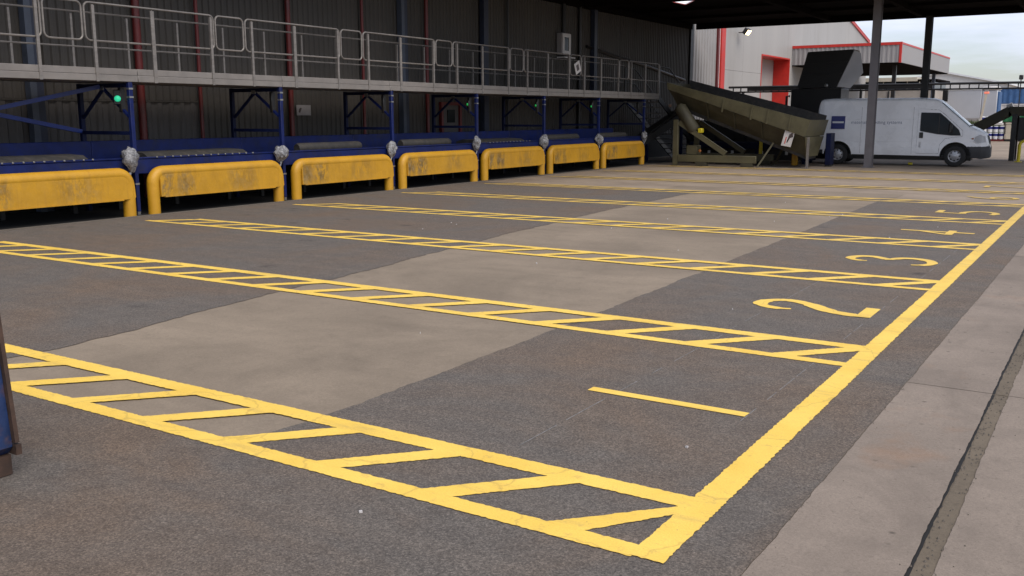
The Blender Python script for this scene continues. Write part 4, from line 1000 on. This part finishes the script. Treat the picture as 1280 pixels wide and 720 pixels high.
# palletised drums
for i, (x, y, z, lab) in enumerate(((-7.35, 71, 0, 'pallet of blue and white drums in the far yard, lower of two'), (-7.55, 71.1, 1.05, 'small load of blue and white drums on top of another in the far yard'))):
    pl = thing('drum_pallet', lab, 'pallet load', (x, y, z), 0, 'drum pallets in the far yard')
    MB().box(-.7, .7, -.5, .5, 0, .13).build('pallet', 'red' if i == 0 else 'sign', pl)
    for a in range(4):
        for b_ in range(2):
            dm = MB().lathe([(0, 0), (.15, 0), (.155, .3), (.15, .40), (.06, .42), (0, .42)], (-.52+a*.34, -.28+b_*.5, .135), (0, 0, 1), 12).build('drum', 'white', pl)
            MB().lathe([(.157, 0), (.158, .16)], (-.52+a*.34, -.28+b_*.5, .33), (0, 0, 1), 12).build('band', 'logo', dm)
            if i == 0:
                dm = MB().lathe([(0, 0), (.15, 0), (.155, .3), (.15, .40), (.06, .42), (0, .42)], (-.52+a*.34, -.28+b_*.5, .58), (0, 0, 1), 12).build('drum', 'white', pl); MB().lathe([(.157, 0), (.158, .16)], (-.52+a*.34, -.28+b_*.5, .78), (0, 0, 1), 12).build('band', 'logo', dm)
bx = thing('tote_box', 'plain beige bulk box standing beside the blue and white drums', 'box', (-6.05, 71, 0)); MB().box(-.55, .55, -.5, .5, .12, 1.12, .03).build('body', 'cream', bx); MB().box(-.55, .55, -.5, .5, 0, .115).build('pallet', 'black', bx); MB().box(-.57, .57, -.52, .52, 1.121, 1.2).build('lid', 'cream', bx)
# road barrier arm raised, lamp post
bm_ = thing('barrier_arm', 'raised yellow barrier arm with a lit red lamp in front of the trailer', 'barrier', (-6.95, 60, 0))
MB().box(-.15, .15, -.15, .15, 0, 1.1, .02).build('pedestal', 'dull_sign', bm_); MB().beam((.0, 0, 1.1), (.22, 0, 2.85), .07, .10).build('arm', 'cream', bm_)
MB().box(.10, .36, -.06, .06, 2.86, 2.98, .02).build('lamp_housing', 'red_lit', bm_); MB().box(.14, .32, -.055, .055, 2.985, 3.2).build('head', 'dull_sign', bm_)
lp = thing('lamp_post', 'thin dark lamp post rising above the stacked containers at the right edge', 'lamp post', (-8.2, 97, 0)); MB().tube([(0, 0, 0), (0, 0, 4.8)], .045, 8).build('pole', 'black', lp); MB().box(-.17, .17, -.1, .1, 4.79, 5.2, .05).build('lamp_head', 'black', lp)
# inclined olive conveyor and hoop guard at the right edge
cv = thing('inclined_conveyor', 'dark olive inclined conveyor rising to the right of the van', 'conveyor', (-3.4, 41, 0))
for y in (-.45, .45): MB().beam((-1.75, y, 1.02), (-.32, y, 1.84), .06, .34).build('side_frame', 'olive_dark', cv); MB().beam((-.33, y, 1.83), (1.9, y, 1.80), .06, .34).build('side_frame', 'olive_dark', cv)
MB().beam((-1.75, 0, 1.12), (-.32, 0, 1.94), .82, .05).build('belt', 'rubber', cv); MB().beam((-.31, 0, 1.94), (1.9, 0, 1.90), .82, .05).build('belt', 'rubber', cv)
for x, h_ in ((-.12, 1.72), (1.7, 1.7)):
    for y in (-.42, .42): MB().box(x-.09, x+.09, y-.07, y+.07, 0, h_).build('leg', 'black', cv)
MB().box(.0, 1.6, -.3, .4, .75, 1.6, .02).build('drive_box', 'black', cv); MB().tube([(-.45, -.2, 2.0), (-.25, -.2, 2.06)], [.08, .1], 8).build('roller', 'sign', cv)
hg = thing('hoop_guard', 'yellow tubular hoop guard protecting the conveyor leg at the right edge', 'barrier', (-3.2, 39.6, 0))
MB().tube([(0, 0, 0), (0, 0, .60), (.03, 0, .70), (.12, 0, .76), (.75, 0, .76), (.84, 0, .7), (.87, 0, .6), (.87, 0, 0)], .06, 10).build('hoop', 'hyellow', hg)
for x in (0, .87): MB().box(x-.12, x+.12, -.1, .1, -.01, .012).build('base_plate', 'hyellow', hg)

# ------------------------------------------------------------------ blue skip at the left edge
sk_ = thing('skip', 'rusty edged dark blue steel skip cut by the left edge of the picture', 'skip', (-4.333, 2.36, 0)); sk_.rotation_euler.z = radians(0)
MB().prism([(-1.7, .10), (-.02, .10), (.02, .14), (-.04, .80), (-1.7, .80)], 'y', -1.1, 0).build('body', 'skip', sk_)
MB().box(-1.72, -.005, -1.12, .02, .801, .85, .006).build('rim', 'rust', sk_); MB().box(-1.6, .045, .002, .03, .10, .15).build('rib', 'rust', sk_)
MB().beam((.03, .012, .16), (-.03, .012, .795), .02, .03).build('corner_edge', 'rust', sk_)
for x in (-1.5, -.10):
    for y in (-1.0, -.06): MB().box(x-.06, x+.10, y-.06, y+.06, 0, .098).build('foot', 'rust', sk_)
for x in (-1.2, -.7): MB().box(x-.03, x+.03, .001, .03, .155, .795).build('rib', 'skip', sk_)
